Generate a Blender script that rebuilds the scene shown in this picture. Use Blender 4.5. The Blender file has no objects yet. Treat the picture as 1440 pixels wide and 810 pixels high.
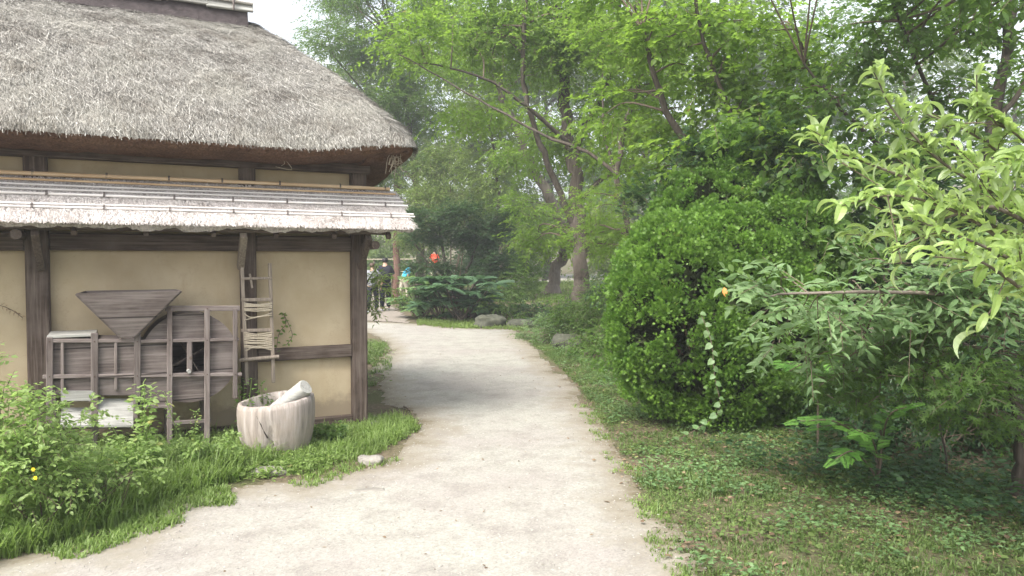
import bpy, bmesh, math, random
import numpy as np
from mathutils import Vector, Matrix
R = math.radians
sc = bpy.context.scene
C = sc.collection

# ---------------------------------------------------------------- camera
F_PX, CXP, CYP = 1080.0, 720.0, 405.0            # photo is 1440 x 810
CAMZ = 1.6
TH = math.atan(40 / 1080)
cam = bpy.data.cameras.new('camera'); camo = bpy.data.objects.new('camera', cam); C.objects.link(camo)
cam.sensor_width = 36; cam.lens = 27; cam.clip_start = .05; cam.clip_end = 2000
camo.location = (0, 0, CAMZ); camo.rotation_euler = (math.pi / 2 - TH, 0, 0)
sc.camera = camo

# ---------------------------------------------------------------- sky and sun
SUN_EL, SUN_AZ = R(49), R(214)                   # azimuth clockwise from +Y: behind and left of the camera
w = bpy.data.worlds.new('World'); sc.world = w; w.use_nodes = True
nt = w.node_tree; bg = nt.nodes['Background']
sky = nt.nodes.new('ShaderNodeTexSky'); sky.sky_type = 'NISHITA'; sky.sun_disc = False
sky.sun_elevation = SUN_EL; sky.sun_rotation = SUN_AZ; sky.air_density = 1.0; sky.dust_density = 4.0; sky.ozone_density = 1.0
hs = nt.nodes.new('ShaderNodeHueSaturation'); hs.inputs['Saturation'].default_value = .38; hs.inputs['Value'].default_value = 1.35
nt.links.new(sky.outputs[0], hs.inputs['Color']); nt.links.new(hs.outputs[0], bg.inputs[0])
bg.inputs[1].default_value = .14
sl = bpy.data.lights.new('sun', 'SUN'); sl.energy = 2.9; sl.angle = R(26); sl.color = (1, .96, .9)
so = bpy.data.objects.new('sun', sl); C.objects.link(so)
sd = Vector((math.sin(SUN_AZ) * math.cos(SUN_EL), math.cos(SUN_AZ) * math.cos(SUN_EL), math.sin(SUN_EL)))
so.rotation_euler = (-sd).to_track_quat('-Z', 'Y').to_euler()
vs = sc.view_settings
try: sc.display_settings.display_device = 'sRGB'
except Exception: pass
vs.view_transform = 'Standard'; vs.look = 'None'; vs.exposure = 1.4; vs.gamma = 1; vs.use_curve_mapping = False
cy = sc.cycles
cy.max_bounces = 6; cy.diffuse_bounces = 4; cy.glossy_bounces = 2; cy.transmission_bounces = 4
cy.volume_bounces = 0; cy.use_denoising = True; cy.caustics_reflective = False; cy.caustics_refractive = False

# ---------------------------------------------------------------- pixel <-> world helpers (only used to measure places)
_F = np.array([0, math.cos(TH), -math.sin(TH)]); _U = np.array([0, math.sin(TH), math.cos(TH)]); _R = np.array([1., 0, 0])
CAM = np.array([0, 0, CAMZ])
def ray(px, py):
    return _R * (px - CXP) / F_PX + _U * (CYP - py) / F_PX + _F
def at(px, py, Y):
    d = ray(px, py); return CAM + d * (Y / d[1])
def gp(px, py, z=0.0):
    d = ray(px, py); return CAM + d * ((z - CAMZ) / d[2])
HANG = math.atan2(.461, .888)
HW = np.array([math.cos(HANG), math.sin(HANG), 0]); HN = np.array([-math.sin(HANG), math.cos(HANG), 0])
HO = np.array([-1.43, 7.35, 0.0])
def hp(px, py, p):                               # photo point lying p metres in front of the house wall -> house-local (s, -p, z)
    d = ray(px, py)
    t = (np.dot(HO - CAM, HN) - p) / np.dot(d, HN)
    P = CAM + d * t - HO
    return np.array([np.dot(P, HW), np.dot(P, HN), P[2]])

# ---------------------------------------------------------------- object helpers
def link(o): C.objects.link(o); return o
def tag(o, label=None, cat=None, group=None, kind=None):
    if label: o['label'] = label
    if cat: o['category'] = cat
    if group: o['group'] = group
    if kind: o['kind'] = kind
    return o
def thing(name, label, cat, loc=(0, 0, 0), rz=0, group=None):
    o = link(bpy.data.objects.new(name, None)); o.location = Vector(loc); o.rotation_euler = (0, 0, rz)
    o.empty_display_size = .2
    return tag(o, label, cat, group)

class MB:
    """collects polygons and builds ONE mesh object; numpy blocks"""
    def __init__(self, off=(0, 0, 0)):
        self.v = []; self.nv = 0; self.f = []; self.ft = []; self.r = []; self.m = []; self.off = np.array(off, float); self.sm = []
    def add(self, V, Fc, rnd=0.5, mi=0, smooth=False):
        """V (n,3); Fc (m,k) int array or list of lists"""
        V = np.asarray(V, float)
        if isinstance(Fc, np.ndarray):
            m = len(Fc); self.f.append((Fc + self.nv).ravel()); self.ft.append(np.full(m, Fc.shape[1]))
        else:
            m = len(Fc); self.f.append(np.array([i + self.nv for q in Fc for i in q])); self.ft.append(np.array([len(q) for q in Fc]))
        self.r.append(np.broadcast_to(np.asarray(rnd, float), (m,))); self.m.append(np.full(m, mi)); self.sm.append(np.full(m, smooth))
        self.v.append(V - self.off); self.nv += len(V)
    def box(self, c, s, rot=None, rnd=.5, mi=0, bev=0.0):
        c = np.array(c, float); h = np.array(s, float) / 2
        if bev > 0:
            b = min(bev, min(h) * .6)
            P = []
            for ax in range(3):
                for sx in (-1, 1):
                    for sy in (-1, 1):
                        for sz in (-1, 1):
                            q = np.array([sx, sy, sz]) * (h - b); q[ax] = np.array([sx, sy, sz])[ax] * h[ax]; P.append(q)
            P = np.array(P)
            bm = bmesh.new()
            for q in P: bm.verts.new(q)
            bmesh.ops.convex_hull(bm, input=bm.verts[:])
            bm.verts.index_update()
            V = np.array([v.co[:] for v in bm.verts]); Fc = [[v.index for v in f.verts] for f in bm.faces]
            bm.free()
        else:
            V = np.array([[x, y, z] for x in (-1, 1) for y in (-1, 1) for z in (-1, 1)]) * h
            Fc = [[0, 1, 3, 2], [4, 6, 7, 5], [0, 4, 5, 1], [2, 3, 7, 6], [0, 2, 6, 4], [1, 5, 7, 3]]
        if rot is not None: V = V @ np.array(rot).T
        self.add(V + c, Fc, rnd, mi)
    def beam(self, a, b, w, h, up=(0, 0, 1), bev=.004, rnd=.5, mi=0):
        a = np.array(a, float); b = np.array(b, float); d = b - a; L = np.linalg.norm(d); d /= L
        u = np.array(up, float); x = np.cross(d, u)
        if np.linalg.norm(x) < 1e-4: x = np.cross(d, np.array([0, 1., 0]))
        x /= np.linalg.norm(x); u = np.cross(x, d)
        self.box((a + b) / 2, (w, L, h), np.stack([x, d, u], 1), rnd, mi, bev)
    def tube(self, P, rad, n=8, rnd=.5, mi=0, smooth=True, rough=0, rng=None, cap=True):
        P = np.asarray(P, float); m = len(P); rad = np.broadcast_to(np.asarray(rad, float), (m,))
        T = np.gradient(P, axis=0); T /= np.linalg.norm(T, axis=1)[:, None] + 1e-9
        ref = np.array([0, 0, 1.]) if abs(T[0][2]) < .9 else np.array([1., 0, 0])
        X = np.cross(T, ref); X /= np.linalg.norm(X, axis=1)[:, None] + 1e-9; Y = np.cross(T, X)
        a = np.linspace(0, 2 * math.pi, n, endpoint=False)
        rr = rad[:, None] * np.ones((m, n))
        if rough and rng is not None: rr = rr * (1 + rough * (rng.random((m, n)) - .5) + rough * .7 * np.sin(a * 3 + 1)[None])
        V = P[:, None] + X[:, None] * (np.cos(a)[None, :, None] * rr[..., None]) + Y[:, None] * (np.sin(a)[None, :, None] * rr[..., None])
        V = V.reshape(-1, 3)
        i = np.arange(m - 1)[:, None] * n; j = np.arange(n)[None]; k = (j + 1) % n
        Fc = np.stack([i + j, i + k, i + n + k, i + n + j], -1).reshape(-1, 4)
        self.add(V, Fc, rnd, mi, smooth)
        if cap:
            self.add(V[:n], [list(range(n - 1, -1, -1))], rnd, mi); self.add(V[-n:], [list(range(n))], rnd, mi)
    def prism(self, poly, d, rnd=.5, mi=0):
        """poly: list of 3-D points of one face; d: extrusion vector"""
        P = np.array(poly, float); n = len(P); V = np.vstack([P, P + np.array(d, float)])
        Fc = [list(range(n))[::-1], [n + i for i in range(n)]] + [[i, (i + 1) % n, n + (i + 1) % n, n + i] for i in range(n)]
        self.add(V, Fc, rnd, mi)
    def grid(self, V, rnd=.5, mi=0, smooth=True, flip=False):
        """V (a,b,3)"""
        a, b = V.shape[:2]; i = np.arange(a - 1)[:, None] * b; j = np.arange(b - 1)[None]
        q = [i + j, i + j + 1, i + b + j + 1, i + b + j]
        if flip: q = q[::-1]
        self.add(V.reshape(-1, 3), np.stack(q, -1).reshape(-1, 4), rnd, mi, smooth)
    def build(self, name, mats, parent=None):
        me = bpy.data.meshes.new(name)
        V = np.concatenate(self.v).astype(np.float32); L = np.concatenate(self.f).astype(np.int32); T = np.concatenate(self.ft).astype(np.int32)
        me.vertices.add(len(V)); me.vertices.foreach_set('co', V.ravel())
        me.loops.add(len(L)); me.loops.foreach_set('vertex_index', L)
        me.polygons.add(len(T)); me.polygons.foreach_set('loop_start', np.concatenate([[0], np.cumsum(T)[:-1]]).astype(np.int32))
        try: me.polygons.foreach_set('loop_total', T)
        except Exception: pass
        me.polygons.foreach_set('material_index', np.concatenate(self.m).astype(np.int32))
        me.polygons.foreach_set('use_smooth', np.concatenate(self.sm).astype(bool))
        me.update(calc_edges=True)
        at_ = me.attributes.new('rnd', 'FLOAT', 'FACE'); at_.data.foreach_set('value', np.concatenate(self.r).astype(np.float32))
        for m in (mats if isinstance(mats, (list, tuple)) else [mats]): me.materials.append(m)
        o = link(bpy.data.objects.new(name, me))
        if parent: o.parent = parent
        return o

def unit(v): return v / (np.linalg.norm(v, axis=-1, keepdims=True) + 1e-9)
def spline(P, n):
    """Catmull-Rom through P, n samples per span"""
    P = np.array(P, float); Q = np.vstack([2 * P[0] - P[1], P, 2 * P[-1] - P[-2]]); out = []
    for i in range(1, len(Q) - 2):
        for t in np.linspace(0, 1, n, endpoint=False):
            a, b, c, d = Q[i - 1], Q[i], Q[i + 1], Q[i + 2]
            out.append(.5 * ((2 * b) + (-a + c) * t + (2 * a - 5 * b + 4 * c - d) * t * t + (-a + 3 * b - 3 * c + d) * t ** 3))
    out.append(P[-1]); return np.array(out)
def vnoise(P, seed=0, scale=1.0):
    """cheap smooth value noise, vectorised, range -1..1"""
    P = np.asarray(P, float) * scale + seed * 17.13
    i = np.floor(P).astype(np.int64); f = P - i; f = f * f * (3 - 2 * f)
    if P.shape[-1] == 2: i = np.concatenate([i, np.zeros_like(i[..., :1])], -1); f = np.concatenate([f, np.zeros_like(f[..., :1])], -1)
    def h(a, b, c):
        n = (a * 374761393 + b * 668265263 + c * 2147483647 + seed * 974711) & 0x7fffffff
        n = ((n ^ (n >> 13)) * 1274126177) & 0x7fffffff
        return ((n ^ (n >> 16)) & 0xffff) / 32767.5 - 1
    r = 0
    for dx in (0, 1):
        for dy in (0, 1):
            for dz in (0, 1):
                wgt = (f[..., 0] if dx else 1 - f[..., 0]) * (f[..., 1] if dy else 1 - f[..., 1]) * (f[..., 2] if dz else 1 - f[..., 2])
                r = r + wgt * h(i[..., 0] + dx, i[..., 1] + dy, i[..., 2] + dz)
    return r

# ---------------------------------------------------------------- materials
MATS = {}
def newmat(name):
    m = bpy.data.materials.new(name); m.use_nodes = True; t = m.node_tree; p = t.nodes['Principled BSDF']
    MATS[name] = m; return m, t, p
def nd(t, kind, **kw):
    n = t.nodes.new(kind)
    for k, v in kw.items():
        if k in n.inputs: n.inputs[k].default_value = v
        else: setattr(n, k, v)
    return n
def ramp(t, fac, stops):
    r = t.nodes.new('ShaderNodeValToRGB'); e = r.color_ramp.elements
    while len(e) < len(stops): e.new(.5)
    for el, (p, c) in zip(e, stops): el.position = p; el.color = (*c, 1) if len(c) == 3 else c
    t.links.new(fac, r.inputs[0]); return r.outputs[0]
def coords(t, scale=(1, 1, 1), kind='Object'):
    c = t.nodes.new('ShaderNodeTexCoord'); mp = t.nodes.new('ShaderNodeMapping'); mp.inputs['Scale'].default_value = scale
    t.links.new(c.outputs[kind], mp.inputs[0]); return mp.outputs[0]
def noise(t, vec, scale=5, detail=6, rough=.6, out='Fac'):
    n = nd(t, 'ShaderNodeTexNoise', Scale=scale, Detail=detail, Roughness=rough); t.links.new(vec, n.inputs['Vector']); return n.outputs[out]
def mixc(t, a, b, fac, mode='MIX'):
    n = t.nodes.new('ShaderNodeMix'); n.data_type = 'RGBA'; n.blend_type = mode
    for i, x in ((6, a), (7, b), (0, fac)):
        if hasattr(x, 'links'): t.links.new(x, n.inputs[i])
        else: n.inputs[i].default_value = (*x, 1) if isinstance(x, tuple) else x
    return n.outputs[2]
def bump(t, p, h, strength=.4, dist=.01):
    b = nd(t, 'ShaderNodeBump', Strength=strength, Distance=dist); t.links.new(h, b.inputs['Height']); t.links.new(b.outputs[0], p.inputs['Normal'])
def attr(t, name='rnd'):
    a = t.nodes.new('ShaderNodeAttribute'); a.attribute_name = name; return a.outputs['Fac']

def leafmat(name, c1, c2, tr, trans=.38, rough=.5, spec=.35, old=None, back=None):
    m, t, p = newmat(name)
    a = attr(t)
    stops = [(0, c1), (.85, c2)] if old is None else [(0, c1), (.85, c2), (.955, c2), (.985, old)]
    col = ramp(t, a, stops)
    v = noise(t, coords(t), 1.3, 3)
    col = mixc(t, col, mixc(t, col, (.6, .6, .6), 1.0, 'MULTIPLY'), ramp(t, v, [(.35, (0, 0, 0)), (.65, (1, 1, 1))]))
    if back:
        g = t.nodes.new('ShaderNodeNewGeometry'); col = mixc(t, col, back, g.outputs['Backfacing'])
    t.links.new(col, p.inputs['Base Color']); p.inputs['Roughness'].default_value = rough; p.inputs['Specular IOR Level'].default_value = spec
    tb = t.nodes.new('ShaderNodeBsdfTranslucent'); tb.inputs[0].default_value = (*tr, 1)
    mx = t.nodes.new('ShaderNodeMixShader'); mx.inputs[0].default_value = trans
    t.links.new(p.outputs[0], mx.inputs[1]); t.links.new(tb.outputs[0], mx.inputs[2]); t.links.new(mx.outputs[0], t.nodes['Material Output'].inputs[0])
    return m
def woodmat(name, base, light, axis, rough=.85, grain=60, stain=None, plank=0):
    m, t, p = newmat(name)
    s = [grain, grain, grain]; s[axis] = 2.5
    v = coords(t, tuple(s)); n1 = noise(t, v, 1, 7, .65)
    n2 = noise(t, coords(t), 3.5, 5)
    col = ramp(t, n1, [(.3, tuple(x * .55 for x in base)), (.48, base), (.7, light)])
    col = mixc(t, col, mixc(t, col, stain or tuple(x * .9 for x in light), .6), ramp(t, n2, [(.42, (0, 0, 0)), (.65, (1, 1, 1))]))
    r_ = attr(t); col = mixc(t, col, ramp(t, r_, [(0, (.75, .75, .75)), (1, (1.2, 1.2, 1.2))]), 1.0, 'MULTIPLY')
    h = n1
    if plank:                                             # open joints between the boards
        s3 = nd(t, 'ShaderNodeSeparateXYZ'); t.links.new(coords(t), s3.inputs[0]); pp = nd(t, 'ShaderNodeMath', operation='PINGPONG'); t.links.new(s3.outputs[2], pp.inputs[0]); pp.inputs[1].default_value = plank
        jr = ramp(t, pp.outputs[0], [(0, (.22, .2, .2)), (.0035, (.3, .3, .3)), (.007, (1, 1, 1))]); col = mixc(t, col, jr, 1.0, 'MULTIPLY'); h = mixc(t, n1, jr, .5)
    t.links.new(col, p.inputs['Base Color']); p.inputs['Roughness'].default_value = rough; p.inputs['Specular IOR Level'].default_value = .2
    bump(t, p, h, .6, .006); return m
def plain(name, col, rough=.8, var=.25, scale=8, b=.3, bd=.01, sp=.3):
    m, t, p = newmat(name)
    n = noise(t, coords(t), scale, 8, .65)
    c = ramp(t, n, [(.3, tuple(x * (1 - var) for x in col)), (.7, tuple(min(1, x * (1 + var)) for x in col))])
    t.links.new(c, p.inputs['Base Color']); p.inputs['Roughness'].default_value = rough; p.inputs['Specular IOR Level'].default_value = sp
    if b: bump(t, p, n, b, bd)
    return m

DK = (.066, .047, .037); LT = (.155, .125, .105)
wood = [woodmat('old_wood_%s' % 'xyz'[i], DK, LT, i) for i in range(3)]
DKP = (.11, .088, .079); LTP = (.20, .172, .158)
mach = [woodmat('machine_wood_%s' % 'xyz'[i], DKP, LTP, i, plank=.115 if i == 0 else 0) for i in range(3)]
pale = [woodmat('pale_board_%s' % 'xyz'[i], (.24, .235, .215), (.37, .365, .335), i) for i in range(3)]
mortarm = woodmat('mortar_wood', (.27, .235, .21), (.40, .365, .34), 2, grain=34, stain=(.30, .245, .20))
stripm = woodmat('rack_wood', (.20, .165, .13), (.33, .28, .23), 2)
# plaster
m, t, p = newmat('ochre_plaster'); v = coords(t)
n = noise(t, v, 2.2, 6); n2 = noise(t, v, 90, 4); n3 = noise(t, coords(t, (1, 1, .25)), 7, 5)
c = ramp(t, n, [(.3, (.35, .282, .18)), (.7, (.45, .372, .255))])
c = mixc(t, c, (.33, .25, .15), ramp(t, n3, [(.55, (0, 0, 0)), (.8, (.55, .55, .55))]))
sx = nd(t, 'ShaderNodeSeparateXYZ'); t.links.new(coords(t), sx.inputs[0]); ad = nd(t, 'ShaderNodeMath', operation='MULTIPLY_ADD'); t.links.new(noise(t, v, 6, 7, .7), ad.inputs[0]); ad.inputs[1].default_value = -.45; t.links.new(sx.outputs[2], ad.inputs[2])
c = mixc(t, c, (.20, .16, .115), ramp(t, ad.outputs[0], [(.0, (.75, .75, .75)), (.12, (0, 0, 0))]))   # rain splash at the foot of the wall
vc = nd(t, 'ShaderNodeTexVoronoi', Scale=2.3, feature='DISTANCE_TO_EDGE'); dv = mixc(t, v, noise(t, v, 4, 6, .7, 'Color'), .35); t.links.new(dv, vc.inputs['Vector'])
c = mixc(t, c, (.24, .18, .12), ramp(t, vc.outputs['Distance'], [(.0, (.3, .3, .3)), (.008, (0, 0, 0))]))
t.links.new(c, p.inputs['Base Color']); p.inputs['Roughness'].default_value = .95; p.inputs['Specular IOR Level'].default_value = .1; bump(t, p, mixc(t, n2, n, .5), .35, .006); plaster = m
# thatch
def thatchmat(name, stops, lichen, amount):
    m, t, p = newmat(name); v = coords(t)
    a = attr(t); n = noise(t, v, 1.6, 5); n2 = noise(t, coords(t, (60, 60, 25)), 1, 5)
    col = ramp(t, a, stops)
    col = mixc(t, col, lichen, ramp(t, n, [(.42, (0, 0, 0)), (.62, (amount,) * 3)]))
    n5 = noise(t, coords(t, (1, 1, 1.6)), 3.1, 7, .7); col = mixc(t, col, mixc(t, col, (.50, .46, .43), 1.0, 'MULTIPLY'), ramp(t, n5, [(.5, (0, 0, 0)), (.68, (.75, .75, .75))]))
    col = mixc(t, col, ramp(t, n2, [(.3, (.5, .48, .45)), (.6, (1.1, 1.1, 1.1))]), 1.0, 'MULTIPLY')
    t.links.new(col, p.inputs['Base Color']); p.inputs['Roughness'].default_value = .9; p.inputs['Specular IOR Level'].default_value = .15
    bump(t, p, n2, .9, .02); return m
thatch = thatchmat('weathered_thatch', [(0, (.10, .09, .075)), (.3, (.225, .215, .195)), (.7, (.37, .357, .325)), (1, (.60, .585, .54))], (.39, .38, .33), .5)
thatch_end = thatchmat('thatch_cut_end', [(0, (.07, .04, .025)), (.6, (.17, .10, .065)), (1, (.28, .19, .13))], (.12, .07, .05), .5)
leanm = thatchmat('pale_reed', [(0, (.42, .385, .36)), (.4, (.58, .54, .52)), (1, (.74, .71, .68))], (.62, .56, .54), .5)
def bamboomat(name, a, b, axis):
    m, t, p = newmat(name); s = [30, 30, 30]; s[axis] = 1.2
    n = noise(t, coords(t, tuple(s)), 1, 4); c = ramp(t, n, [(.35, a), (.65, b)])
    t.links.new(c, p.inputs['Base Color']); p.inputs['Roughness'].default_value = .55; return m
bam_tan = bamboomat('tan_bamboo', (.50, .33, .18), (.66, .50, .32), 0)
bam_grey = bamboomat('grey_bamboo', (.50, .47, .44), (.74, .71, .68), 0)
tie = plain('dark_rope', (.13, .11, .10), .9)
rope = plain('straw_rope', (.38, .33, .25), .9, scale=60)
# ground
m, t, p = newmat('sand_path'); v = coords(t)
n1 = noise(t, v, .7, 5, .6); n2 = noise(t, v, 35, 8, .75); n3 = noise(t, v, 3.5, 6, .7)
vo = nd(t, 'ShaderNodeTexVoronoi', Scale=85.0); t.links.new(v, vo.inputs['Vector'])
c = ramp(t, n2, [(.25, (.225, .214, .18)), (.5, (.305, .296, .26)), (.75, (.375, .366, .328))])
c = mixc(t, c, (.27, .245, .225), ramp(t, n1, [(.42, (0, 0, 0)), (.62, (.75, .75, .75))]))
c = mixc(t, c, (.19, .172, .155), ramp(t, n3, [(.46, (0, 0, 0)), (.7, (.7, .7, .7))]))
bwn = nd(t, 'ShaderNodeRGBToBW'); t.links.new(vo.outputs['Color'], bwn.inputs[0]); c = mixc(t, c, ramp(t, bwn.outputs[0], [(.15, (.8, .79, .78)), (.55, (1, 1, 1)), (.9, (1.15, 1.14, 1.1))]), .7, 'MULTIPLY')
e = attr(t, 'edge'); em = nd(t, 'ShaderNodeMath', operation='ADD'); t.links.new(e, em.inputs[0]); n4 = noise(t, v, 2.6, 7, .75); es = nd(t, 'ShaderNodeMath', operation='MULTIPLY_ADD'); t.links.new(n4, es.inputs[0]); es.inputs[1].default_value = 1.6; es.inputs[2].default_value = -.85; t.links.new(es.outputs[0], em.inputs[1]); em = em.outputs[0]                                     # earth mixed into the gravel along the margins
c = mixc(t, c, (.215, .19, .148), ramp(t, em, [(.3, (0, 0, 0)), (.7, (.85, .85, .85))])); c = mixc(t, c, (.13, .108, .07), ramp(t, em, [(.72, (0, 0, 0)), (1.0, (.95, .95, .95))]))
t.links.new(c, p.inputs['Base Color']); p.inputs['Roughness'].default_value = .95; p.inputs['Specular IOR Level'].default_value = .15
hh = mixc(t, n2, vo.outputs['Distance'], .5); bump(t, p, hh, .35, .008); sand = m
m, t, p = newmat('forest_earth'); v = coords(t)
n1 = noise(t, v, 1.1, 6); n2 = noise(t, v, 28, 8, .7)
c = ramp(t, n2, [(.3, (.06, .046, .032)), (.55, (.15, .118, .082)), (.75, (.25, .21, .155))])
c = mixc(t, c, (.06, .085, .025), ramp(t, n1, [(.4, (0, 0, 0)), (.6, (.6, .6, .6))]))
t.links.new(c, p.inputs['Base Color']); p.inputs['Roughness'].default_value = .95; p.inputs['Specular IOR Level'].default_value = .1; bump(t, p, n2, .6, .02); earth = m
barkm = woodmat('bark', (.06, .048, .037), (.125, .105, .088), 2, grain=26)
bark_red = woodmat('cedar_bark', (.14, .075, .055), (.23, .14, .11), 2, grain=30)
bark_pale = woodmat('pale_bark', (.12, .10, .08), (.22, .19, .16), 2, grain=26)
twigm = plain('twig_bark', (.11, .085, .06), .85)
stone = plain('grey_stone', (.21, .195, .17), .9, .3, 9, .6, .02)
moss_stone = plain('mossy_stone', (.07, .072, .052), .9, .5, 6, .6, .03)
# leaves
L_fresh = leafmat('leaf_fresh', (.08, .145, .022), (.155, .245, .04), (.30, .48, .06), .5, old=(.3, .2, .03))
L_mid = leafmat('leaf_mid', (.055, .11, .024), (.11, .19, .042), (.20, .35, .05), .44)
L_teal = leafmat('leaf_teal', (.055, .115, .055), (.11, .19, .10), (.12, .24, .08), .34)
L_dark = leafmat('leaf_dark', (.03, .07, .026), (.06, .12, .045), (.09, .18, .04), .34)
L_yel = leafmat('leaf_yellow_green', (.13, .19, .05), (.23, .31, .09), (.32, .45, .10), .42)
L_curl = leafmat('leaf_curled', (.17, .27, .06), (.34, .46, .15), (.42, .58, .13), .42, rough=.4, spec=.5, back=(.36, .44, .25))
L_pale = leafmat('leaf_pale_green', (.11, .20, .075), (.22, .33, .145), (.27, .42, .12), .4)
L_hin = leafmat('leaf_cypress', (.042, .11, .012), (.165, .295, .04), (.17, .34, .04), .3, rough=.5, old=(.22, .15, .05))
L_bush = leafmat('leaf_bush', (.17, .26, .075), (.33, .44, .16), (.42, .6, .16), .46, old=(.45, .4, .13))
L_grass = leafmat('leaf_grass', (.13, .20, .045), (.26, .36, .11), (.31, .46, .10), .42, old=(.42, .36, .17))
L_moss = leafmat('leaf_verge', (.08, .13, .035), (.17, .24, .07), (.19, .30, .07), .36, old=(.36, .3, .14))
L_clover = leafmat('leaf_clover', (.10, .19, .07), (.19, .30, .12), (.2, .36, .08), .36)
L_dead = leafmat('leaf_dead', (.10, .06, .035), (.30, .21, .13), (.2, .12, .05), .15)
L_haz = leafmat('leaf_far', (.085, .13, .04), (.15, .21, .065), (.24, .35, .07), .45)

# ---------------------------------------------------------------- leaf shapes (x across, y base to tip, z up)
class T:
    def __init__(s, V, F): s.V = np.array(V, float); s.F = [list(f) for f in F]; s.Fa = np.array(s.F) if len(set(map(len, s.F))) == 1 else None; s.area = s._a()
    def _a(s):
        a = 0
        for f in s.F:
            for k in range(1, len(f) - 1): a += np.linalg.norm(np.cross(s.V[f[k]] - s.V[f[0]], s.V[f[k + 1]] - s.V[f[0]])) / 2
        return a
KITE = T([(0, 0, 0), (.27, .42, .06), (0, 1, -.1), (-.27, .42, .06)], [(0, 1, 2), (0, 2, 3)])
NARROW = T([(0, 0, 0), (.14, .4, .04), (0, 1, -.12), (-.14, .4, .04)], [(0, 1, 2), (0, 2, 3)])
OVATE = T([(0, 0, 0), (.2, .18, .04), (.29, .45, .06), (.17, .78, .0), (0, 1, -.12), (-.17, .78, .0), (-.29, .45, .06), (-.2, .18, .04), (0, .5, 0)],
          [(8, 0, 1), (8, 1, 2), (8, 2, 3), (8, 3, 4), (8, 4, 5), (8, 5, 6), (8, 6, 7), (8, 7, 0)])
LANCE = T([(x * .62, y, z) for x, y, z in OVATE.V], OVATE.F)
HEART = T([(0, .06, 0), (.22, -.04, .03), (.42, .18, .06), (.36, .55, .03), (0, 1, -.15), (-.36, .55, .03), (-.42, .18, .06), (-.22, -.04, .03), (0, .4, 0)],
          [(8, 0, 1), (8, 1, 2), (8, 2, 3), (8, 3, 4), (8, 4, 5), (8, 5, 6), (8, 6, 7), (8, 7, 0)])
def _maple(lobes=7):
    V = [(0, .3, .03)]; n = lobes
    for i in range(n):
        a = R(-130 + 260 * i / (n - 1)); L = (.7 if abs(i - (n - 1) / 2) < .6 else .62 if abs(i - (n - 1) / 2) < 1.6 else .5 if abs(i - (n - 1) / 2) < 2.6 else .3)
        V.append((math.sin(a) * L, .3 + math.cos(a) * L, -.1 * L))
        if i < n - 1:
            a2 = R(-130 + 260 * (i + .5) / (n - 1)); V.append((math.sin(a2) * .17, .3 + math.cos(a2) * .17, .02))
    return T(V, [(0, i, i + 1) for i in range(1, len(V) - 1)])
MAPLE = _maple(); MAPLE5 = _maple(5)
def _curl(segs=7, bend=1.75, wid=.148, fold=.6):
    V = []; F = []; y = z = 0; ang = .55
    for i in range(segs + 1):
        t_ = i / segs; wd = wid * math.sin(math.pi * min(1, t_ * .93 + .05)) ** .7
        V += [(-wd, y, z + wd * fold), (0, y, z), (wd, y, z + wd * fold)]
        y += math.cos(ang) / segs; z += math.sin(ang) / segs; ang -= bend / segs
    for i in range(segs):
        a = i * 3; F += [(a, a + 1, a + 4, a + 3), (a + 1, a + 2, a + 5, a + 4)]
    return T(V, F)
CURL = _curl()
def _frond(n=8, tri=True):
    V = []; F = []
    def kite(b, d, L, wv):
        d = np.array(d); b = np.array(b); s = np.array([d[1], -d[0], 0]) * wv * .45; k = len(V)
        V.extend([tuple(b), tuple(b + d * L * .5 + s), tuple(b + d * L), tuple(b + d * L * .5 - s)]); F.append((k, k + 1, k + 2, k + 3))
    for i in range(n):
        t_ = .08 + .8 * i / n; L = .38 * (1 - t_ * .75)
        for s in (-1, 1):
            d = np.array([s * .72, .69, -.1]); b = np.array([0, t_, -.12 * t_ * t_]); kite(b, d, L, .045)
            kite(b + d * L * .35, (s * .95, .15, -.1), L * .5, .035); kite(b + d * L * .4, (s * .2, .97, -.1), L * .5, .035)
    kite((0, .0, 0), (0, 1, -.1), 1, .03)
    return T(V, F)
FROND = _frond(13)
def _tuft():
    V = []; F = []
    for a, L in ((-50, .7), (-24, .9), (0, 1), (26, .9), (52, .68)):
        d = np.array([math.sin(R(a)), math.cos(R(a)), .12 * math.cos(R(a * 3))]); s = np.array([d[1], -d[0], 0]) * .11; k = len(V)
        V.extend([(0, 0, 0), tuple(d * L * .55 + s), tuple(d * L), tuple(d * L * .55 - s)]); F.append((k, k + 1, k + 2, k + 3))
    return T(V, F)
TUFT = _tuft()
def _comp(n=8, L=.24, w=.075, sag=.45):
    V = []; F = []
    for i in range(n):
        t_ = .15 + .8 * i / n
        for s in (-1, 1):
            b = np.array([0, t_, .15 * t_ - sag * t_ * t_]); d = unit(np.array([s * .85, .5, -.25])); l = L * (1.05 - .5 * abs(t_ - .45)); k = len(V)
            c_ = unit(np.array([d[1], -d[0], 0])) * w
            V.extend([tuple(b), tuple(b + d * l * .3 + c_ * .9), tuple(b + d * l * .7 + c_ * .8 - [0, 0, .02]), tuple(b + d * l - [0, 0, .05]), tuple(b + d * l * .7 - c_ * .8 - [0, 0, .02]), tuple(b + d * l * .3 - c_ * .9)])
            F.append((k, k + 1, k + 2, k + 3)); F.append((k, k + 3, k + 4, k + 5))
    for i in range(4):
        t0, t1 = i / 4, (i + 1) / 4; k = len(V)
        for q in (t0, t1): V.extend([(-.008, q, .15 * q - sag * q * q), (.008, q, .15 * q - sag * q * q)])
        F.append((k, k + 1, k + 3, k + 2))
    return T(V, F)
COMP = _comp(6, .30, .10)
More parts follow.
